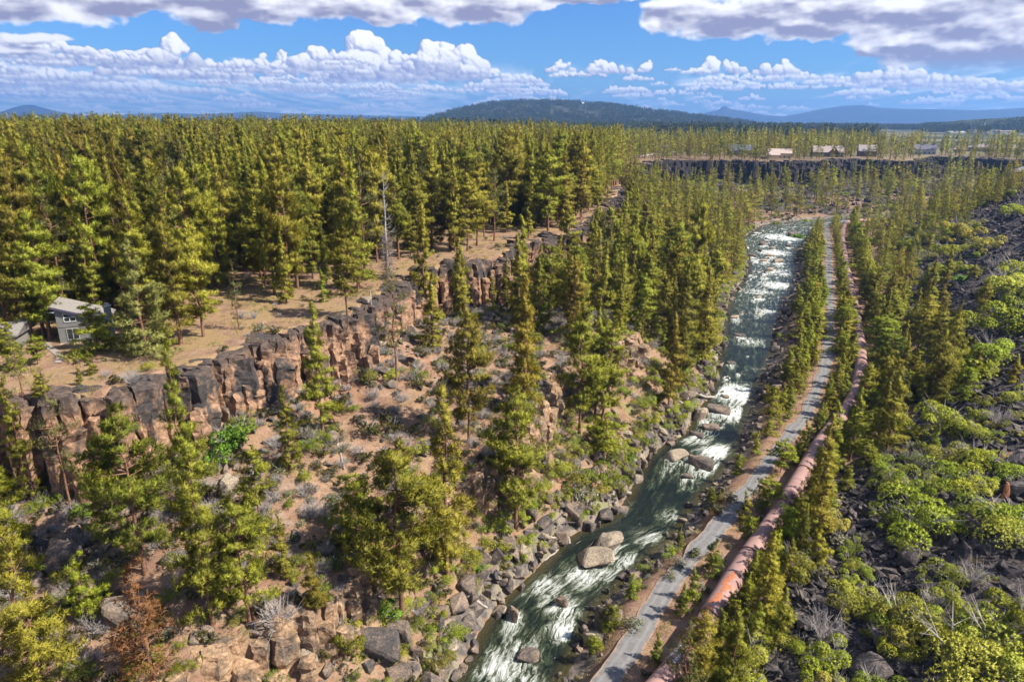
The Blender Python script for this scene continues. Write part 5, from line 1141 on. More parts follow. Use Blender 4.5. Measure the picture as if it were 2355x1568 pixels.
# ================================================================== SHRUBS
def place_shrub(kind, pr, c, s, label, group=None, sz=None):
    if isinstance(pr, tuple):
        e = empty('shrub', (c[0], c[1], c[2]-.1)); e.scale = (s, s, s*(sz or 1)); e.rotation_euler = (0, 0, rnd.random()*6.28); obj('foliage', pr[1], e); obj('stems', pr[0], e); return tag(e, label, kind, group)
    return tag(obj('bare_shrub', pr, None, (c[0], c[1], c[2]-.05), (0, 0, rnd.random()*6.28), (s, s, s)), label, kind, group)
WIL, VIV, SAG, OLI = SHR['willow'], SHR['vivid'], SHR['sage'], SHR['olive']
HS = [(2120,1235,3.1,'w','largest bright yellow-green willow bush on the right slope'),(2050,1215,1.6,'w','bright bush on the left flank of the largest willow'),(2190,1215,1.5,'w','bright bush on the right flank of the largest willow'),(2180,1120,2.2,'w','tall yellow-green bush above the largest willow'),(2240,1150,1.9,'w','round bush below the fallen dark log'),(2140,1130,1.7,'w','olive-green bush left of the tall yellow-green one'),
 (2290,1210,2.3,'w','wide green bush right of the largest willow by the edge'),(2330,1250,2.1,'w','green bush cut by the right edge beside the black boulders'),(1990,1400,1.7,'w','small bright bush on the black rubble'),(2010,1475,1.0,'w','tiny bright bush below the rubble bush'),(2050,1440,1.5,'w','bush left of the striped grey boulder'),(2010,1430,.9,'w','small olive tuft in the black rubble'),(2060,1460,2.2,'w','sunlit bush above the striped grey boulder'),(1960,1380,1.2,'w','small round bush standing in the black scree'),
 (2180,1530,2.9,'w','big vivid bush near the bottom right corner'),(2270,1520,2.5,'w','round vivid bush in the bottom right corner'),(2340,1480,2.2,'w','dark green bush at the right edge near the bottom'),(1900,1545,1.7,'w','bush at the bottom edge right of the huge dark boulder'),(1840,1500,1.4,'w','bush at the bottom between pipe and rubble'),(2120,1430,1.3,'w','small yellow-green bush right of the striped boulder'),(2190,1420,1.5,'w','bush below the smooth dark boulders'),
 (2235,1065,1.9,'w','yellowish bush above the round one near the fallen log'),(2065,1015,2.8,'w','wide bright bush on the middle of the right slope'),(2160,1000,3.0,'w','broad pale-green bush above the grey rubble patch'),(2130,905,3.2,'w','bright willow clump beside the dark rubble patch'),(2210,860,4.0,'w','large bright willow mass on the right slope'),(2270,850,3.3,'w','rounded willow right of the large bright mass'),(2140,880,2.2,'w','willow at the left end of the large bright mass'),
 (2300,700,4.2,'w','bright willow clump under the big black scree'),(2200,560,4.2,'w','pale yellow rounded bush at the left end of the black scree'),(2170,590,3.2,'w','small pale bush below the rounded one by the scree'),(2330,655,3.8,'w','bright bush at the lower tip of the black scree'),(2330,760,4.2,'w','bright green bush by the right edge, middle height'),(2270,780,3.6,'w','green bush left of the right-edge one'),(2330,500,3.0,'w','flat green bush lying on the black scree'),
 (1820,1235,1.9,'v','vivid lime-green bush tucked against the right side of the pipe'),(1790,1330,1.4,'v','vivid lime bush below the pipe band'),(520,1030,2.4,'v','vivid green thicket at the foot of the big tan cliff'),(560,1010,2.2,'v','second vivid green clump of the cliff-foot thicket'),(500,1075,1.7,'v','vivid green clump below the cliff-foot thicket'),(230,1110,1.8,'v','vivid green bush beside the thin see-through pine'),(180,1190,1.3,'v','lime bush under the thin see-through pine'),
 (880,1420,1.6,'v','vivid green bush under the largest low middle pine'),(1105,1320,1.1,'v','lime bush among the left bank boulders'),(800,1460,2.0,'w','grey-green bush beside the lower tan ledge'),(790,1500,2.2,'w','light green bush at the bottom left of the boulder pile'),
 (1310,1100,2.6,'w','grey-green willow thicket at the left bank, upper part'),(1350,1120,2.6,'w','riverside willow thicket left of the shallow'),(1400,1115,2.1,'w','green end of the riverside thicket nearest the water'),(1330,1150,1.9,'s','greyish brush below the riverside thicket'),(1440,1060,1.5,'v','bright bush at the left waterline above the shallow'),
 (1500,985,2.2,'w','round green bush on the bank by the tall tan boulder'),(1490,940,2.2,'w','green bank bush below the log jam'),(1580,940,1.9,'w','olive round bush on the log jam'),(1590,880,1.7,'w','small bright bush above the log jam'),(1560,860,2.0,'w','green bush on the left bank level with the long log'),(1640,790,2.3,'w','tall grey-green bush at the left bank of the smooth reach'),(1620,760,2.4,'w','pale green bank bush below the slim bare-trunked pine'),(1590,800,2.3,'w','bushy green bank shrub left of the smooth reach'),
 (1690,620,2.6,'w','grey-green bush on the far left bank'),(1670,650,2.2,'w','bright bush at the foot of the reddish-brown pine'),(1835,553,3.4,'v','round vivid bush on the islet at the head of the rapids'),(1700,562,2.0,'v','small vivid bush in the head of the rapids at left'),(1780,520,3.0,'w','bright bush on the far shore beside dark rocks'),(1850,515,3.0,'w','bright willow at the far shore right of the dark rocks'),
 (1560,1300,1.0,'s','sage bush at the river side of the path near the small pines'),(1600,1280,1.0,'o','olive bush between river and path'),(1650,1180,1.2,'o','olive round bush on the path edge'),(1680,1150,1.3,'s','greyish bush on the right bank above the white cascade'),(1450,1440,1.1,'s','pale bush beside the brown boulder at the path'),(1540,1330,.9,'s','sage tuft beside the gravel near the bottom'),(1955,1010,1.5,'s','grey bush below the bend of the pipe'),(1900,1190,1.4,'s','silvery sagebrush on the edge of the black scree'),(1930,1250,1.3,'s','second silvery sagebrush near the black scree'),
 (905,995,1.6,'o','dark olive brush on the slope right of the cliff'),(850,1000,1.7,'o','brownish olive brush below the leaning log'),(790,1160,1.3,'o','round olive bush on the red slope'),(840,1170,1.2,'o','second round olive bush on the red slope'),(640,820,1.0,'o','olive clump on the cliff brink'),(340,850,1.1,'w','green cliff-top bush beneath the yellow-green tree'),(600,760,1.0,'s','sage bush on the cliff brink near the slender pine'),(270,880,.9,'o','brown-green bush on the cliff edge above the dark crack'),
 (2100,1075,1.9,'t','leafless silvery bush on the right slope'),(1950,1390,1.2,'t','leafless grey bush in the black scree'),(1890,1470,1.9,'t','tall leafless bush near the bottom right'),(2150,1400,1.4,'t','leafless pale bush below the flat black boulder'),(650,1500,1.8,'t','grey leafless brush above the lower tan ledge'),(430,1010,1.0,'t','small silvery dead bush on the cliff base'),(310,905,1.0,'t','silvery dead bush hanging on the cliff brink'),(2060,1120,1.6,'t','grey-brown leafless bush left of the olive-green one'),(2100,1200,1.3,'t','bare brown bush behind the largest willow')]
n_s = 0; shp = []
for (a, b_, s, k_, lb) in HS:
    c = hit(a, b_); pr = {'w': WIL, 'v': VIV, 's': SAG, 'o': OLI, 't': TWIGS}[k_]; pr = pr[rnd.randrange(len(pr))]; sc_ = s/(1.5 if k_ in 'wv' else (.8 if k_ == 's' else 1.1)); place_shrub('shrub', pr, c, sc_*(1.55 if k_ == 'w' and a > 1850 else 1.05), lb); n_s += 1; shp.append(c[:2])
shp = np.array(shp)
def brush(x0, x1, y0, y1, s, seed, prob):
    x, y, p = jitter_grid(x0, x1, y0, y1, s, seed); k = infr(x, y, .8, 6); x, y, p = x[k], y[k], p[k]; z, D = height(x, y, full=True); k = (p < prob(x, y, D)) & (D['dW'] > .8) & (D['dP'] > 2.3) & (D['dC'] > 1.9)
    k &= np.array([((shp-np.array([a, b]))**2).sum(1).min() > 1.0 for a, b in zip(x, y)]); return x[k], y[k], z[k], {kk: v[k] for kk, v in D.items()}
# kinds: 0-2 willow 3 vivid 4-5 sage 6-7 olive 8-9 twigs
allp = [join_meshes('shrub_a', t) for t in WIL]+[join_meshes('shrub_b', VIV[0])]+[join_meshes('shrub_c', t) for t in SAG]+[join_meshes('shrub_d', t) for t in OLI]+TWIGS
protos_s = WIL+VIV+SAG+OLI+TWIGS
KN = ['bright green willow bush']*3+['vivid green bush']+['silvery sage bush']*2+['dark olive bush']*2+['bare grey twig bush']*2
SP = []
def addb(x, y, z, kind, size):
    for i in range(len(x)): SP.append((x[i], y[i], z[i], int(kind[i]), float(size[i])))
x, y, z, D = brush(-90, 170, 45, 400, 1.5, 60, lambda x, y, D: D['can']*(~D['right'])*np.clip(.62+.5*fbm(x, y, 18, 3, 81)+.35*D['green'], 0, .95)); n_ = len(x); q = rs.rand(n_); rip = rs.rand(n_) < (1-sstep(3, 17, D['dW']))*.9
kind = np.where(rip, rs.choice([0, 1, 2, 2, 6], n_), rs.choice([4, 5, 6, 7, 8, 9, 8, 4, 7, 2], n_)); size = np.where(rip, rs.uniform(.4, 1.1, n_), rs.uniform(.55, 1.2, n_)); addb(x, y, z, kind, size)
x, y, z, D = brush(-120, 60, 70, 240, 4.2, 61, lambda x, y, D: (~D['can'])*.42*(seg_dist(x, y, RIML) < 40)); n_ = len(x); addb(x, y, z, rs.choice([4, 5, 4, 6, 7, 8], n_), rs.uniform(.3, .8, n_))
x, y, z, D = brush(8, 340, 42, 330, 2.8, 62, lambda x, y, D: D['east']*D['can']*np.clip(.14+1.9*fbm(x, y, 13, 3, 83)-.8*sstep(.5, .65, D['te'])*sstep(150, 210, y)+.15*(y < 120), 0, .8)); n_ = len(x); addb(x, y, z, rs.choice([0, 1, 2, 0, 1, 2, 6, 4, 8, 3], n_, p=[.17, .17, .16, .1, .1, .1, .05, .06, .06, .03]), (.30+1.6*rs.rand(n_)**2)*(1+.5*sstep(120, 220, y)))
x, y, z, D = brush(-15, 180, 45, 400, 2.2, 63, lambda x, y, D: D['can']*D['right']*(~D['east'])*.62); n_ = len(x); addb(x, y, z, rs.choice([4, 5, 6, 7, 2], n_), rs.uniform(.3, .75, n_))
x, y, z, D = brush(60, 520, 400, 600, 6, 64, lambda x, y, D: D['can']*.4); n_ = len(x); addb(x, y, z, rs.choice([4, 6, 7, 2], n_), rs.uniform(1, 2, n_))
SP = [s for s in SP]; PZ = project(np.array([s[:3] for s in SP])); vis = (PZ[0] > 0) & (PZ[0] < 2354) & (PZ[1] < 1568); sc_ap = np.array([s[4]*(.6 if s[3] in (4, 5) else 1) for s in SP])/PZ[2]; order = np.argsort(-sc_ap*vis)
by = {}; rest_s = []
for r, i in enumerate(order):
    if r < 290-n_s and vis[i]:
        lb = '%s %s' % (KN[SP[i][3]], place_words(PZ[0][i], PZ[1][i])); by.setdefault(lb, []).append((PZ[0][i], i))
    else: rest_s.append(i)
for lb, ts in by.items():
    ts.sort()
    for k, (xx_, i) in enumerate(ts):
        s = SP[i]; place_shrub('shrub', protos_s[s[3]], s[:3], s[4], lb if len(ts) == 1 else '%s, %s of %d from left' % (lb, ordn(k+1), len(ts)), KN[s[3]]+'es')
rs2 = np.random.RandomState(9); ns_ = len(rest_s); Pp = np.array([SP[i][:3] for i in rest_s]); sz_ = np.array([SP[i][4] for i in rest_s]); rot = np.zeros((ns_, 3)); rot[:, 2] = rs2.rand(ns_)*6.28
scatter('undergrowth', allp, Pp, rot, sz_[:, None]*np.ones((1, 3)), [SP[i][3] for i in rest_s], 'low brush and sagebrush spread over slopes and rims', 'undergrowth')
# grass tufts and litter
def make_tuft(seed, m_):
    r_ = np.random.RandomState(seed); C_ = r_.normal(size=(26, 3))*[.28, .28, .02]+[0, 0, .03]; v, f, t = blades(C_, np.tile([0, 0, 1.], (26, 1)), np.full(26, .2), 3, r_, .2); return mesh_np('tuft', v, f, m_, False, attrs={'tint': ('FLOAT', t)})
M_DRY = foliage('dry_grass', (.30, .22, .09), (.46, .37, .17)); M_GRN = foliage('green_grass', (.13, .15, .04), (.26, .28, .08))
TU = [make_tuft(1, M_DRY), make_tuft(2, M_DRY), make_tuft(3, M_GRN)]
x, y, p = jitter_grid(-110, 120, 44, 240, 1.0, 90); k = infr(x, y, .8, 5); x, y, p = x[k], y[k], p[k]; z, D = height(x, y, full=True)
pr = np.where(D['can'], .16+.4*D['green']+.5*(D['right'] & ~D['east'])*sstep(4, 2, D['dP']), .30)*np.clip(.6+1.2*fbm(x, y, 7, 3, 93), 0, 1.4)*(D['dW'] > .5)*(D['dP'] > 1.9)*(1-D['scree']); k = p < pr; n_ = k.sum(); rot = np.zeros((n_, 3)); rot[:, 2] = rs2.rand(n_)*6.28
scatter('grass', TU, np.stack([x[k], y[k], z[k]], 1), rot, rs2.uniform(.7, 1.8, (n_, 1))*np.ones((1, 3)), np.where(rs2.rand(n_) < .25+.5*D['green'][k], 2, rs2.randint(0, 2, n_)), 'dry and green grass tufts on the bare soil', 'grass')

def make_broadleaf(seed, h, r, m_):
    r_ = np.random.RandomState(seed); tb = MB(); tb.tube([(0, 0, -.3), (.1, 0, h*.3), (0, .1, h*.75)], [.25, .18, .06], 6); C_ = []; D_ = []
    for k in range(9):
        a = r_.rand()*6.28; q = r*.5*r_.rand(); c0 = np.array([cos(a)*q, sin(a)*q, h*(.35+.5*r_.rand())]); tb.tube([(0, 0, h*.3), c0], [.1, .03], 4); m = 70; d = r_.normal(size=(m, 3)); d /= np.linalg.norm(d, axis=1)[:, None]; C_.append(c0+d*r*.48*r_.uniform(.7, 1, (m, 1))); D_.append(d)
    C_ = np.vstack(C_); D_ = np.vstack(D_); v, f, t = blades(C_, D_, np.full(len(C_), .6), 8, r_, .5); return tb.mesh('trunk', M_BARK, True), leafmesh('crown', v, f, m_, t)
BL = [make_broadleaf(301, 9, 3.4, M_WILLOW), make_broadleaf(302, 8, 3.0, M_WILLOW)]
for (a, b_, h_, lb) in ((1797,346,11,'lime-green round tree behind the tan split-level house'),(1800,335,9,'pale yellow-green tree top behind the lime-green round one'),(2072,345,9,'bright round tree right of the orange deck house'),(2165,352,7,'small bright bush-like tree beside the terracotta-roofed house'),(2095,352,6,'round leafy tree left of the slate-roofed house'),(2265,345,7,'yellow-green leafy tree between the two hip-roofed houses'),(1845,345,9,'light green leafy tree left of the long brown-roofed house'),(1640,350,10,'light green leafy tree left of the dark blue-roofed house'),(1955,342,9,'leafy tree between the long deck house and the orange deck house'),(2200,322,10,'pale leafy tree among pines in front of the distant town'),(2120,322,10,'pale leafy tree above the slate-roofed house'),(1900,318,10,'pale leafy tree far behind the long brown-roofed house')):
    c = at(a, b_, 30.); e = empty('broadleaf_tree', (c[0], c[1], hz(*c)-.1), rnd.random()*6); e.scale = (h_/9,)*3; q_ = BL[rnd.randrange(2)]; obj('trunk', q_[0], e); obj('crown', q_[1], e); tag(e, lb, 'tree')
# ================================================================== LOGS
def log(x0, y0, x1, y1, r, label, m_=None, name='log', lift=.25, lift2=None, stubs=4, cat='log'):
    a = hit(x0, y0); b = hit(x1, y1); a[2] += lift; b[2] += lift if lift2 is None else lift2; rs_ = np.random.RandomState(int(x0)); o = (a+b)/2; mb = MB(); L_ = np.linalg.norm(b-a)
    mb.tube([a+(b-a)*t-o+rs_.normal(size=3)*.02*L_*(0 < t < 1) for t in (0, .2, .4, .6, .8, 1)], [r*(1.15-.55*t) for t in (0, .2, .4, .6, .8, 1)], 7)
    for k in range(stubs):
        t = rs_.rand(); p = a+(b-a)*t-o; mb.tube([p, p+rs_.normal(size=3)*[.6, .6, .3]+[0, 0, .4]], [r*.25, r*.08], 4)
    return tag(mb.build(name, m_ or M_LOG, None, True, loc=tuple(o)), label, cat)
log(1283,1268,1250,1295,.17,'pale driftwood pole slanting into the water below the jam', stubs=0); log(1300,1225,1318,1275,.22,'thick driftwood trunk of the jam against the wedge boulder', stubs=2); log(1290,1235,1305,1280,.2,'grey driftwood trunk beside the thick one in the jam', stubs=1)
log(1262,1240,1298,1243,.14,'thin driftwood crossing the head of the jam', stubs=1); log(1545,915,1655,912,.35,'long pale log lying out over the big white rapid', stubs=6); log(1560,925,1620,955,.3,'broken pale trunk in the tangle under the long log', stubs=6); log(1590,900,1630,925,.2,'thin stick in the tangle under the long log', stubs=5)
log(130,1548,230,1445,.2,'long pale fallen trunk in the lower left corner', stubs=6); log(222,1450,270,1420,.18,'upper broken piece of the pale fallen trunk at lower left', stubs=3); log(512,1230,590,1440,.32,'dark leaning trunk behind the narrow yellow-green pine', M_BARK, lift2=.3, stubs=5)
log(772,1000,792,1085,.17,'splintered pale log pointing down the slope right of the big cliff', stubs=5); log(752,945,790,1000,.2,'brown fallen log above the splintered one', M_BARK); log(1060,1365,1120,1400,.25,'weathered plank-like log on the left bank pile', stubs=2); log(2245,1090,2325,1045,.35,'dark fallen trunk with roots on the right slope', M_BARK, stubs=8); log(1010,1075,1060,1090,.2,'short fallen log on the middle slope', stubs=4)
c = hit(2308, 1145); st = MB(); st.tube([(0, 0, -.3), (.15, 0, .7), (.1, .1, 1.6), (0, .15, 2.3)], [.55, .45, .35, .12], 6); st.tube([(.3, 0, 0), (.5, .1, 1.3)], [.25, .05], 5); st.build('stump', M_RWOOD, None, loc=tuple(c)); tag(bpy.data.objects['stump'], 'rotten orange broken stump near the right edge', 'stump')
# little gauge platform on the right bank
c = hit(1815, 700); g = empty('platform', (c[0], c[1], max(c[2], .6)), .1); tag(g, 'small white footbridge-like platform with a dark rail on the right bank', 'platform')
mb = MB(); mb.box(-3.4, .8, -.5, .5, 1.5, 1.6); mb.build('deck', M_LOG, g); mb = MB()
for x_ in (-3.5, -2.0): mb.box(x_, x_+.14, -.64, -.51, -1.5, 2.7); mb.box(x_, x_+.14, .51, .64, -1.5, 2.7)
mb.box(-3.35, -2, -.64, -.54, 2.6, 2.7); mb.box(-3.35, -2, .54, .64, 2.6, 2.7); mb.build('rail', M_BAND, g)

# ================================================================== FAR LAND
def hill(name, prof, dist_, depth, zbase, mtl, seed, nxy=(160, 26), amp=.10):
    """prof: skyline (display x,y); built as a ridge at its real distance"""
    prof = np.array(prof, float); U = np.linspace(prof[0, 0], prof[-1, 0], nxy[0]); Yp = np.interp(U, prof[:, 0], prof[:, 1]); V = []
    for u_, y_ in zip(U, Yp):
        d = ray(u_, y_); s = dist_/np.hypot(d[0], d[1]); zt = CZ+d[2]*s
        for j in range(nxy[1]):
            t = j/(nxy[1]-1); dd_ = dist_-depth+2*depth*t; f = sin(pi*t)**1.15; k = dd_/np.hypot(d[0], d[1]); V.append((d[0]*k, d[1]*k, zbase+(zt-zbase)*f))
    V = np.array(V); r = fbm(V[:, 0], V[:, 1], depth*.35, 4, seed); t_ = (V[:, 2]-zbase); V[:, 2] += r*t_*amp
    i_ = (np.arange(nxy[0]-1)[:, None]*nxy[1]+np.arange(nxy[1]-1)[None]).ravel(); F_ = np.stack([i_, i_+nxy[1], i_+nxy[1]+1, i_+1], 1)
    return tag(obj(name, mesh_np(name, V, F_, mtl, True)), kind='structure'), V
def land_mat(name, a, b_, sc):
    m_, nt_ = mat(name); n = N(nt_); pos = n('ShaderNodeNewGeometry').outputs['Position']; c = n.mix(n.ramp(n.noise(pos, sc, 6, .65), .38, .62), a, b_); bb = n.bsdf(c, .95, .1); n.out(bb.outputs[0]); return m_
M_HILL = land_mat('wooded_hill', (.012, .018, .010), (.075, .075, .045), .014); M_MTN = land_mat('far_mountain', (.012, .018, .016), (.03, .036, .03), .0018); M_RIDGE = land_mat('dark_ridge', (.02, .03, .015), (.06, .07, .03), .01)  # wooded_hill is kept dark: cloud shadow over the butte is put into its colour
BUT_ = [(985,268),(1010,262),(1060,248),(1130,235),(1180,231),(1260,231),(1330,233),(1400,238),(1440,243),(1500,252),(1560,259),(1640,269),(1720,279)]
BUT = [(a_, b_+5) for a_, b_ in BUT_]
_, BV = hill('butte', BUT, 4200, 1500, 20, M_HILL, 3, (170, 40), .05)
hill('mountains', [(1560,282),(1590,268),(1625,258),(1650,252),(1665,242),(1680,250),(1720,257),(1760,264),(1800,267),(1845,259),(1890,250),(1940,243),(1985,240),(2020,247),(2080,250),(2150,251),(2250,253),(2354,248),(2480,253)], 12500, 1500, 10, M_MTN, 5, (260, 14), .03)
hill('mountains', [(-160,268),(-60,264),(0,257),(30,247),(55,241),(75,241),(95,246),(120,253),(150,259),(190,266)], 12000, 1400, 10, M_MTN, 6, (120, 14), .03)
hill('mountains', [(180,268),(300,262),(380,259),(470,262),(560,257),(600,256),(660,261),(740,262),(900,266),(1040,268)], 13000, 1300, 10, M_MTN, 7, (160, 12), .02)
hill('hills', [(2130,284),(2200,277),(2260,273),(2330,271),(2420,270),(2520,272)], 3000, 500, 15, M_RIDGE, 8, (80, 12), .03)
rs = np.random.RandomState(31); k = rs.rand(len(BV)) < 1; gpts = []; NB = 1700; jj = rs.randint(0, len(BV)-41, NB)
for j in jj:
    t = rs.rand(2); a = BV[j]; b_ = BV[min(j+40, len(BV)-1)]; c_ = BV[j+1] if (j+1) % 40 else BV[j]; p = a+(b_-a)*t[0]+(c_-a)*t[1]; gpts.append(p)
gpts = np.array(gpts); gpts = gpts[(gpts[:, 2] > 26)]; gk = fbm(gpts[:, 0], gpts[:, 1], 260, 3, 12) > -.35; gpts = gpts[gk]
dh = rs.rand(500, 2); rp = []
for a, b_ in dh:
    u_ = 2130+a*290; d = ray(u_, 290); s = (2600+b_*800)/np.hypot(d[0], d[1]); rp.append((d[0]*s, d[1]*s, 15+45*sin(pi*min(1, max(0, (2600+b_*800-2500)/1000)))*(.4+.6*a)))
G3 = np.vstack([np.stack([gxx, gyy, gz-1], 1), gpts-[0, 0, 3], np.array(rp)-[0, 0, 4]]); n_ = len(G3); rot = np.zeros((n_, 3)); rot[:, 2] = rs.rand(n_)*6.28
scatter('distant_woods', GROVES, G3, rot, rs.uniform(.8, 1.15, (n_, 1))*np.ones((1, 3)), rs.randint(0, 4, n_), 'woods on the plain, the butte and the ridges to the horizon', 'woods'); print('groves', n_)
# town buildings, radio masts
M_TW = simple('town_wall', (.62, .60, .58), .8, .08, .3); M_TR = simple('town_roof', (.70, .69, .68), .8, .1, .2); M_TG = simple('town_roof_dark', (.30, .24, .22), .8, .1, .2)
town = []
for i in range(26): town.append((rs.uniform(2200, 2354), rs.uniform(292, 313), rs.uniform(10, 34), rs.uniform(2.6, 6), 'right'))
for i in range(14): town.append((rs.uniform(100, 300), rs.uniform(266, 271), rs.uniform(8, 24), rs.uniform(3, 6), 'left'))
for i in range(8): town.append((rs.uniform(1830, 2080), rs.uniform(293, 300), rs.uniform(9, 14), 3.4, 'mid'))
for (a, b_, w_, h_, zn) in town:
    zb = 24; c = at(a, b_, zb); w2 = w_*max(1, np.hypot(*c)/1500); e = empty('town_building', (c[0], c[1], hz(*c)-sstep(1500, 6000, np.hypot(*c))*14-.3), rs.uniform(-.3, .3)); mb = MB(); h2 = h_*max(1, np.hypot(*c)/1800); mb.box(-w2/2, w2/2, 0, w2*.5, 0, h2); mb.build('wall', M_TW, e); roof_mesh(-w2/2, w2/2, 0, w2*.5, h2+.05, h2*1.3, 'gable').build('roof', M_TR if rs.rand() < .7 else M_TG, e)
    tag(e, {'right': 'pale low building in the distant town at the right edge under the horizon', 'left': 'tiny white building on the plain at the far left horizon', 'mid': 'small pale house among far trees left of the town'}[zn], 'building', {'right': 'buildings of the distant town', 'left': 'buildings on the left horizon', 'mid': 'houses among the far trees'}[zn])
rs = np.random.RandomState(5)
for i in range(20):
    u_ = rs.choice([rs.uniform(1120, 1250), rs.uniform(1330, 1640), rs.uniform(1280, 1340)]); j = int(np.argmin(np.abs(project(BV)[0]-u_)+rs.rand(len(BV))*12)); p = BV[j]
    if p[1] > 4300: continue
    e = empty('hill_house', tuple(p+[0, 0, 2]), rs.uniform(-.5, .5)); mb = MB(); mb.box(-7, 7, 0, 9, 0, 5); mb.build('wall', M_TW, e); roof_mesh(-7, 7, 0, 9, 5, 8.5, 'gable').build('roof', M_TR if rs.rand() < .5 else M_TG, e); tag(e, 'tiny pale house among the trees on the distant wooded butte', 'house', 'houses on the butte')
for (u_, yb, yt, lb) in ((1281,233,207,'tallest thin radio mast on top of the distant butte'),(1307,233,219,'middle thin radio mast on the butte'),(1322,233,221,'rightmost short radio mast on the butte')):
    d = ray(u_, yb); s = 4200/np.hypot(d[0], d[1]); d2 = ray(u_, yt); s2 = 4200/np.hypot(d2[0], d2[1]); z0 = CZ+d[2]*s-12; z1 = CZ+d2[2]*s2; mb = MB(); mb.tube([(0, 0, 0), (0, 0, z1-z0)], [1.1, .7], 4)
    for f in (.3, .5, .7, .85): mb.tube([(0, 0, (z1-z0)*f), (4, 0, (z1-z0)*f-8)], .25, 3)
    tag(mb.build('radio_mast', simple('mast_steel', (.30, .26, .27), .6), None, loc=(d[0]*s, d[1]*s, z0)), lb, 'mast')
c = at(2257, 306, 30); d2 = ray(2266, 279); s2 = c[1]/d2[1]; mb = MB(); mb.tube([(0, 0, 0), (d2[0]*s2-c[0], 0, CZ+d2[2]*s2-30)], [1.2, .5], 6); mb.tube([(-1, 0, 0), (1.5, 0, 3)], .6, 5); tag(mb.build('flagpole', M_WHITE, None, loc=(c[0], c[1], 29.5)), 'tall slightly leaning white pole rising over the distant town', 'pole')

# ================================================================== AIR, SKY, SUN
hb = MB(); hb.box(-14500, 14500, -480, 15500, -12, 430); m, nt = mat('haze'); n = N(nt); pv = n('ShaderNodeVolumePrincipled'); pv.inputs['Color'].default_value = (.25, .50, 1, 1); pv.inputs['Density'].default_value = 9.5e-5; pv.inputs['Anisotropy'].default_value = .2
o = n('ShaderNodeOutputMaterial'); n.link(pv.outputs[0], o.inputs['Volume']); tag(hb.build('haze', m), 'thin blue haze that fades the distant hills', 'haze', None, 'stuff')
SUN_EL, SUN_AZ = radians(46), radians(14)      # azimuth measured from +X towards -Y
sd = Vector((cos(SUN_EL)*cos(SUN_AZ), -cos(SUN_EL)*sin(SUN_AZ), sin(SUN_EL)))
su = bpy.data.lights.new('sun', 'SUN'); su.energy = 5.0; su.angle = radians(.5); su.color = (1, .94, .82); so = bpy.data.objects.new('sun', su); COL.objects.link(so); so.rotation_euler = sd.to_track_quat('Z', 'Y').to_euler(); so.location = (0, 0, 200)
wd = bpy.data.worlds.new('World'); SC.world = wd; wd.use_nodes = True; nt = wd.node_tree; nt.nodes.clear(); n = N(nt)
sky = n('ShaderNodeTexSky', sky_type='NISHITA'); sky.sun_disc = False; sky.sun_elevation = SUN_EL; sky.sun_rotation = atan2(sd.x, sd.y); sky.ozone_density = 4; sky.dust_density = .3; sky.air_density = 1
g = n('ShaderNodeTexCoord').outputs['Generated']; sp = n('ShaderNodeSeparateXYZ'); n.link(g, sp.inputs[0]); X_, Y_, Z_ = sp.outputs
az = n.math('MULTIPLY', n.math('ARCTAN2', X_, Y_), 57.2958); el = n.math('MULTIPLY', n.math('ARCSINE', Z_), 57.2958)
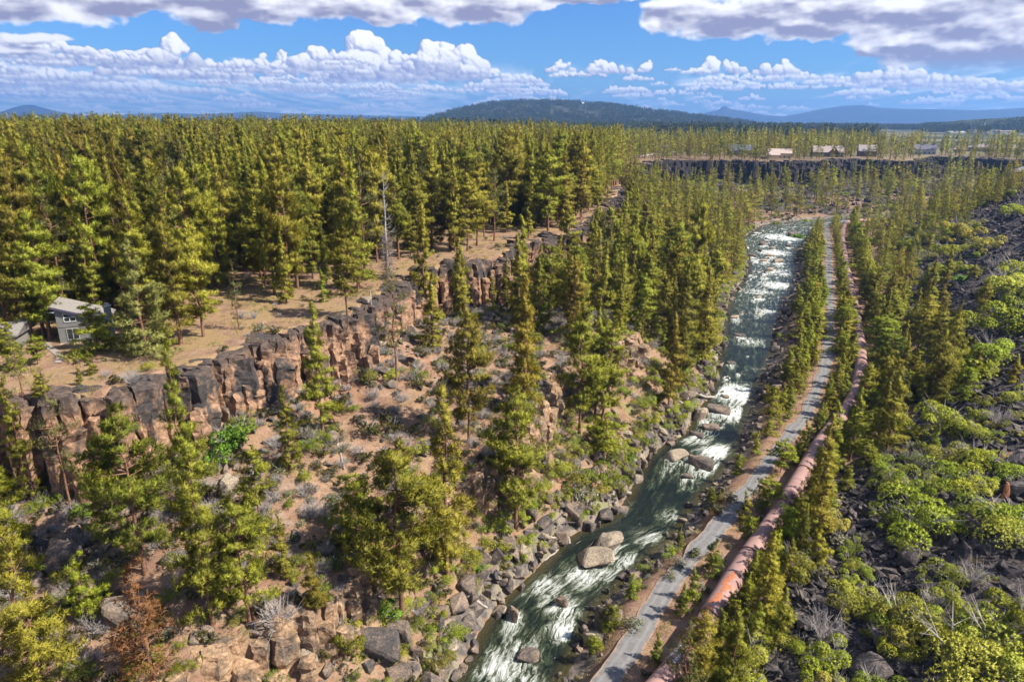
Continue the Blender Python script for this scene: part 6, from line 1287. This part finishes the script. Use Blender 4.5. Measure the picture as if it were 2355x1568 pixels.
# ---- cloud cover of the sky, computed as a field over azimuth and elevation (degrees)
def cloud_cover():
    A0, A1, E0, E1, PD = -50., 50., -1.0, 14.0, 30
    w_, h_ = int((A1-A0)*PD), int((E1-E0)*PD); AZ, EL = np.meshgrid(A0+(np.arange(w_)+.5)/PD, E0+(np.arange(h_)+.5)/PD)
    rgb = np.zeros((h_, w_, 3)); rgb[:] = (.6, .7, .9); al = np.zeros((h_, w_)); rs = np.random.RandomState(12)
    def fb(x, y, sc, o, sd): return fbm(x.ravel(), y.ravel(), sc, o, sd).reshape(x.shape)
    def over(sl, c, a):
        A = al[sl]; o = a+A*(1-a); rgb[sl] = (c*a[..., None]+rgb[sl]*(A*(1-a))[..., None])/np.maximum(o, 1e-4)[..., None]; al[sl] = o
    SH = np.array((.25, .29, .53)); LT = np.array((1.0, .99, .98)); BS = np.array((.27, .28, .44)); HZ = np.array((.74, .83, .98))
    def azel(dx, dy): d = ray(dx, dy); return degrees(atan2(d[0], d[1])), degrees(atan2(d[2], np.hypot(d[0], d[1])))
    # 1 thin streaky sheet behind everything, thick at the left
    ee = np.maximum(EL, 0)+.8
    s1 = fb(AZ/ee**.5*1.2, 14/ee, 1.0, 7, 301); s2 = fb(AZ/ee**.5*1.6+3, 22/ee, 1.0, 6, 340)
    leftm = sstep(6, -12, AZ); band = sstep(-.5, .4, EL)*sstep(4.3+0*EL, 3.0, EL)
    a = np.clip(sstep(.05-.55*leftm, .55-.35*leftm, s1+.35*s2+.12*sstep(2.2, .3, EL)), 0, 1)*band*(.85*leftm+.55*(1-leftm))
    tone = sstep(-.5, .6, s2+.3*s1)[..., None]; c = np.array((.42, .54, .82))*(1-tone)+np.array((.95, .97, 1.0))*tone; over(np.s_[:, :], c, a*.75)
    # 2 cumulus: cauliflower heaps of puffs on flat undersides
    def cumulus(ca, ce, rx, ry, n=None, sd=0, hazy=0., dark=0.):
        r_ = np.random.RandomState(sd); pad = .5*ry+.15; i0 = int((ca-rx*1.25-pad-A0)*PD); i1 = int((ca+rx*1.25+pad-A0)*PD); j0 = int((ce-ry*.8-pad-E0)*PD); j1 = int((ce+ry*2.6+pad-E0)*PD)
        i0, j0 = max(i0, 0), max(j0, 0); i1, j1 = min(i1, w_), min(j1, h_)
        if i1-i0 < 3 or j1-j0 < 3: return
        sl = np.s_[j0:j1, i0:i1]; X_ = AZ[sl]-ca; Y_ = EL[sl]-ce; wp = fb(AZ[sl], EL[sl], ry*.75, 5, sd % 97), fb(AZ[sl]+50, EL[sl], ry*.75, 5, sd % 89+3)
        U = X_+wp[0]*ry*.28; V_ = Y_+wp[1]*ry*.28; Hh = np.zeros(X_.shape); n = n or int(8+5.5*rx/ry)
        hum = r_.uniform(-.6, .6, 3)*rx, r_.uniform(.55, 1, 3)
        for k in range(n):
            px = r_.uniform(-1, 1)*rx; env = max(.18, max(hum[1][q]*np.exp(-((px-hum[0][q])/(rx*.38))**2) for q in range(3)))*sqrt(max(0, 1-(px/rx)**2)); py = ry*2*env*r_.rand()**.7; rr = ry*r_.uniform(.42, .85)*(1-.35*py/(2*ry)); q = 1-((U-px)**2+(V_-py)**2)/rr**2
            Hh = np.maximum(Hh, np.sqrt(np.maximum(q, 0))*rr+.15*rr*(q > 0)*0+ (.35*rr if False else 0))
        Hh = Hh+(.26*ry*fb(AZ[sl], EL[sl], ry*.9, 6, sd % 71+11)*sstep(0, .35*ry, Hh))*(Hh > 0)
        gy_, gx_ = np.gradient(Hh*PD); nrm = np.sqrt(gx_**2+gy_**2+.8); lam = np.clip((-gx_*.50-gy_*(.62)+.62)/nrm, 0, 1)
        t = np.clip((Y_+.1*ry)/(1.9*ry), 0, 1); lit = np.clip((.12+lam*1.12)*(.42+.78*t**.5)-dark, 0, 1)
        base = ry*.10*wp[0]; cut = sstep(-.22*ry, .12*ry, Y_+base*1.6); a_ = sstep(.02*ry, .22*ry, Hh)*cut
        c_ = SH+(LT-SH)*lit[..., None]; low = (sstep(.55, .0, t)*.75)[..., None]; c_ = c_*(1-low)+(BS*.6+c_*.4)*low; c_ = c_*(1-hazy)+HZ*hazy; over(sl, c_, a_*(1-hazy*.25))
    items = []
    for k in range(300):      # distant rows
        e = .15+4.0*rs.rand()**1.7; a_ = rs.uniform(-46, 46); lf = sstep(6, -12, a_)
        if e > 2.3 and rs.rand() > .25+.45*lf: continue
        if e > 3.2+1.0*float(lf): continue
        s_ = (.08+.095*e)*rs.uniform(.6, 1.5); items.append((e, a_, s_*rs.uniform(2.2, 7.5), s_, None, float(np.clip(.34-.13*e, .02, .34))))
    CUM = [(400,128,36,24),(365,140,50,16),(215,142,72,17),(290,140,40,10),(330,160,60,18),(60,140,60,7),(70,180,70,20),(150,192,80,17),(235,175,50,12),(480,168,70,17),(560,150,70,9),(640,152,45,17),(715,142,30,20),(680,165,50,14),(765,150,30,14),(850,150,46,38),(835,165,52,20),(885,165,50,24),(930,150,36,18),(1010,138,30,28),(1040,148,50,32),(1075,160,44,26),(985,168,60,20),(1125,172,34,8),(1140,190,40,14),(1190,180,40,12),(1225,192,30,8),(930,178,28,9),
      (1290,157,26,10),(1395,158,44,14),(1330,172,56,6),(1486,158,14,10),(1468,178,28,8),(1418,208,26,8),(1515,192,14,4),(1655,158,38,14),(1600,164,24,6),(1545,160,15,3),(1772,160,38,14),(1700,180,70,9),(1840,175,60,9),(1950,185,70,10),(2035,170,50,16),(2100,182,80,13),(2200,195,80,10),(1650,192,70,8),(1560,212,60,7),(1750,200,70,7),(2310,205,60,9),(1210,205,40,6),(60,215,120,12),(330,200,130,14),(620,190,100,14),(760,200,90,10)]
    for (x, y, a_, b_) in CUM: A_, E_ = azel(x, y+b_*.8); k = K/F*57.3; items.append((E_, A_, a_*k*1.15, b_*k*(1.25 if y < 175 else 1.0), None, .0 if y < 175 else .15))
    items.sort(key=lambda t: t[0])
    for i, (e, a_, rx, ry, n_, hzv) in enumerate(items): cumulus(a_, e, rx, ry, None, 17+i*13, hzv)
    # 3 the near deck, seen from below: soft grey sheets with bright rims
    BIG = [(60,15,150,42),(200,-5,160,34),(330,0,200,34),(470,25,90,42),(600,12,150,42),(720,5,150,40),(850,20,150,40),(980,0,150,36),(1100,28,115,38),(1210,5,120,22),(1350,-8,120,20),(1500,48,42,34),(1560,30,90,44),(1700,45,190,44),(1850,55,170,36),(1900,15,300,50),(2080,60,130,50),(2060,110,75,30),(2200,120,180,50),(2250,60,200,70),(2330,110,120,70),(2180,20,200,50),(1996,104,26,16),(2300,165,120,22),(70,90,70,12),(30,115,60,10)]
    Ax = AZ; mn = np.full(AZ.shape, 9.); wx = fb(AZ, EL, 2.2, 6, 401)*.7; wy = fb(AZ+30, EL, 2.2, 6, 431)*.45
    ew = np.zeros(AZ.shape)
    for (cx, cy, rx, ry) in BIG:
        A_, E_ = azel(cx, cy); ax = rx*K/F*57.3; ay = ry*K/F*57.3; v = (EL+wy-E_)/ay; v = np.where(v < 0, v*1.25, v); q = 1-np.sqrt(((AZ+wx-A_)/ax)**2+v**2); ew = np.maximum(ew, 0)+0; mn = np.minimum(mn, 1-q)
    W_ = 1-mn; up = sstep(9.5, 12, EL)*.5
    dn = W_*1.0+.46*fb(AZ, EL*1.7, 1.7, 8, 501)+.16*fb(AZ, EL*1.3, .5, 6, 520)+up+.03
    sh_ = int(.35*PD); dsh = np.roll(np.roll(dn, -sh_, 0), -int(.25*PD), 1)
    body = fb(AZ*.45+wx*.25, EL*1.7+wy*.3, 1.15, 6, 560); lit = np.clip(.46+(dn-dsh)*1.15+body*1.15+(1-sstep(0, .5, dn))*.40-.20*sstep(.25, .9, dn), 0, 1)
    a_ = sstep(.02, .30, dn)*sstep(2.5, 4.2, EL); c_ = np.array((.27, .265, .39))+(np.array((.93, .92, .95))-np.array((.27, .265, .39)))*lit[..., None]; over(np.s_[:, :], c_, a_)
    al[:] = al*sstep(-1, -.3, EL)
    for _ in range(2):
        for ar in (rgb, al): ar[1:-1] = (ar[:-2]+2*ar[1:-1]+ar[2:])/4; ar[:, 1:-1] = (ar[:, :-2]+2*ar[:, 1:-1]+ar[:, 2:])/4
    return np.dstack([rgb, al]).astype(np.float32), (A0, A1, E0, E1)

CI, (A0_, A1_, E0_, E1_) = cloud_cover()
img = bpy.data.images.new('cloud_cover', CI.shape[1], CI.shape[0], alpha=True, float_buffer=True); img.colorspace_settings.name = 'Non-Color'; img.alpha_mode = 'CHANNEL_PACKED'; img.pixels.foreach_set(CI.ravel()); img.pack()
it = n('ShaderNodeTexImage', extension='CLIP', interpolation='Cubic'); it.image = img; cb = n('ShaderNodeCombineXYZ')
n.link(n.math('MULTIPLY_ADD', az, 1/(A1_-A0_), -A0_/(A1_-A0_)), cb.inputs[0]); n.link(n.math('MULTIPLY_ADD', el, 1/(E1_-E0_), -E0_/(E1_-E0_)), cb.inputs[1]); n.link(cb.outputs[0], it.inputs['Vector'])
over_ = n.math('MULTIPLY', n.ramp(n.noise(g, 2.4, 5, .6), .44, .62), n.ramp(el, 11, 16)); inimg = n.math('MULTIPLY', it.outputs['Alpha'], n.ramp(n.math('ABSOLUTE', az), 49.5, 44))
alpha = n.math('MAXIMUM', inimg, over_); cc = n.mix(n.ramp(el, 12.5, 13.9), it.outputs['Color'], (.50, .52, .58))
skc = n.mix(1.0, sky.outputs[0], (.46, .82, 1.32), 'MULTIPLY')
bg1 = n('ShaderNodeBackground'); n.link(skc, bg1.inputs[0]); bg1.inputs[1].default_value = .060
bg2 = n('ShaderNodeBackground'); n.link(cc, bg2.inputs[0]); bg2.inputs[1].default_value = .70
mx = n('ShaderNodeMixShader'); n.link(alpha, mx.inputs[0]); n.link(bg1.outputs[0], mx.inputs[1]); n.link(bg2.outputs[0], mx.inputs[2]); wo = n('ShaderNodeOutputWorld'); n.link(mx.outputs[0], wo.inputs[0])
wd.cycles.sampling_method = 'MANUAL'; wd.cycles.sample_map_resolution = 512
vs = SC.view_settings; vs.view_transform = 'Standard'; vs.look = 'None'; vs.exposure = 0.90; vs.gamma = 1
cy = SC.cycles; cy.max_bounces = 4; cy.diffuse_bounces = 2; cy.glossy_bounces = 2; cy.transmission_bounces = 2; cy.volume_bounces = 0; cy.transparent_max_bounces = 4
cy.use_denoising = True; cy.use_adaptive_sampling = True; cy.adaptive_threshold = .02; cy.sample_clamp_indirect = 4
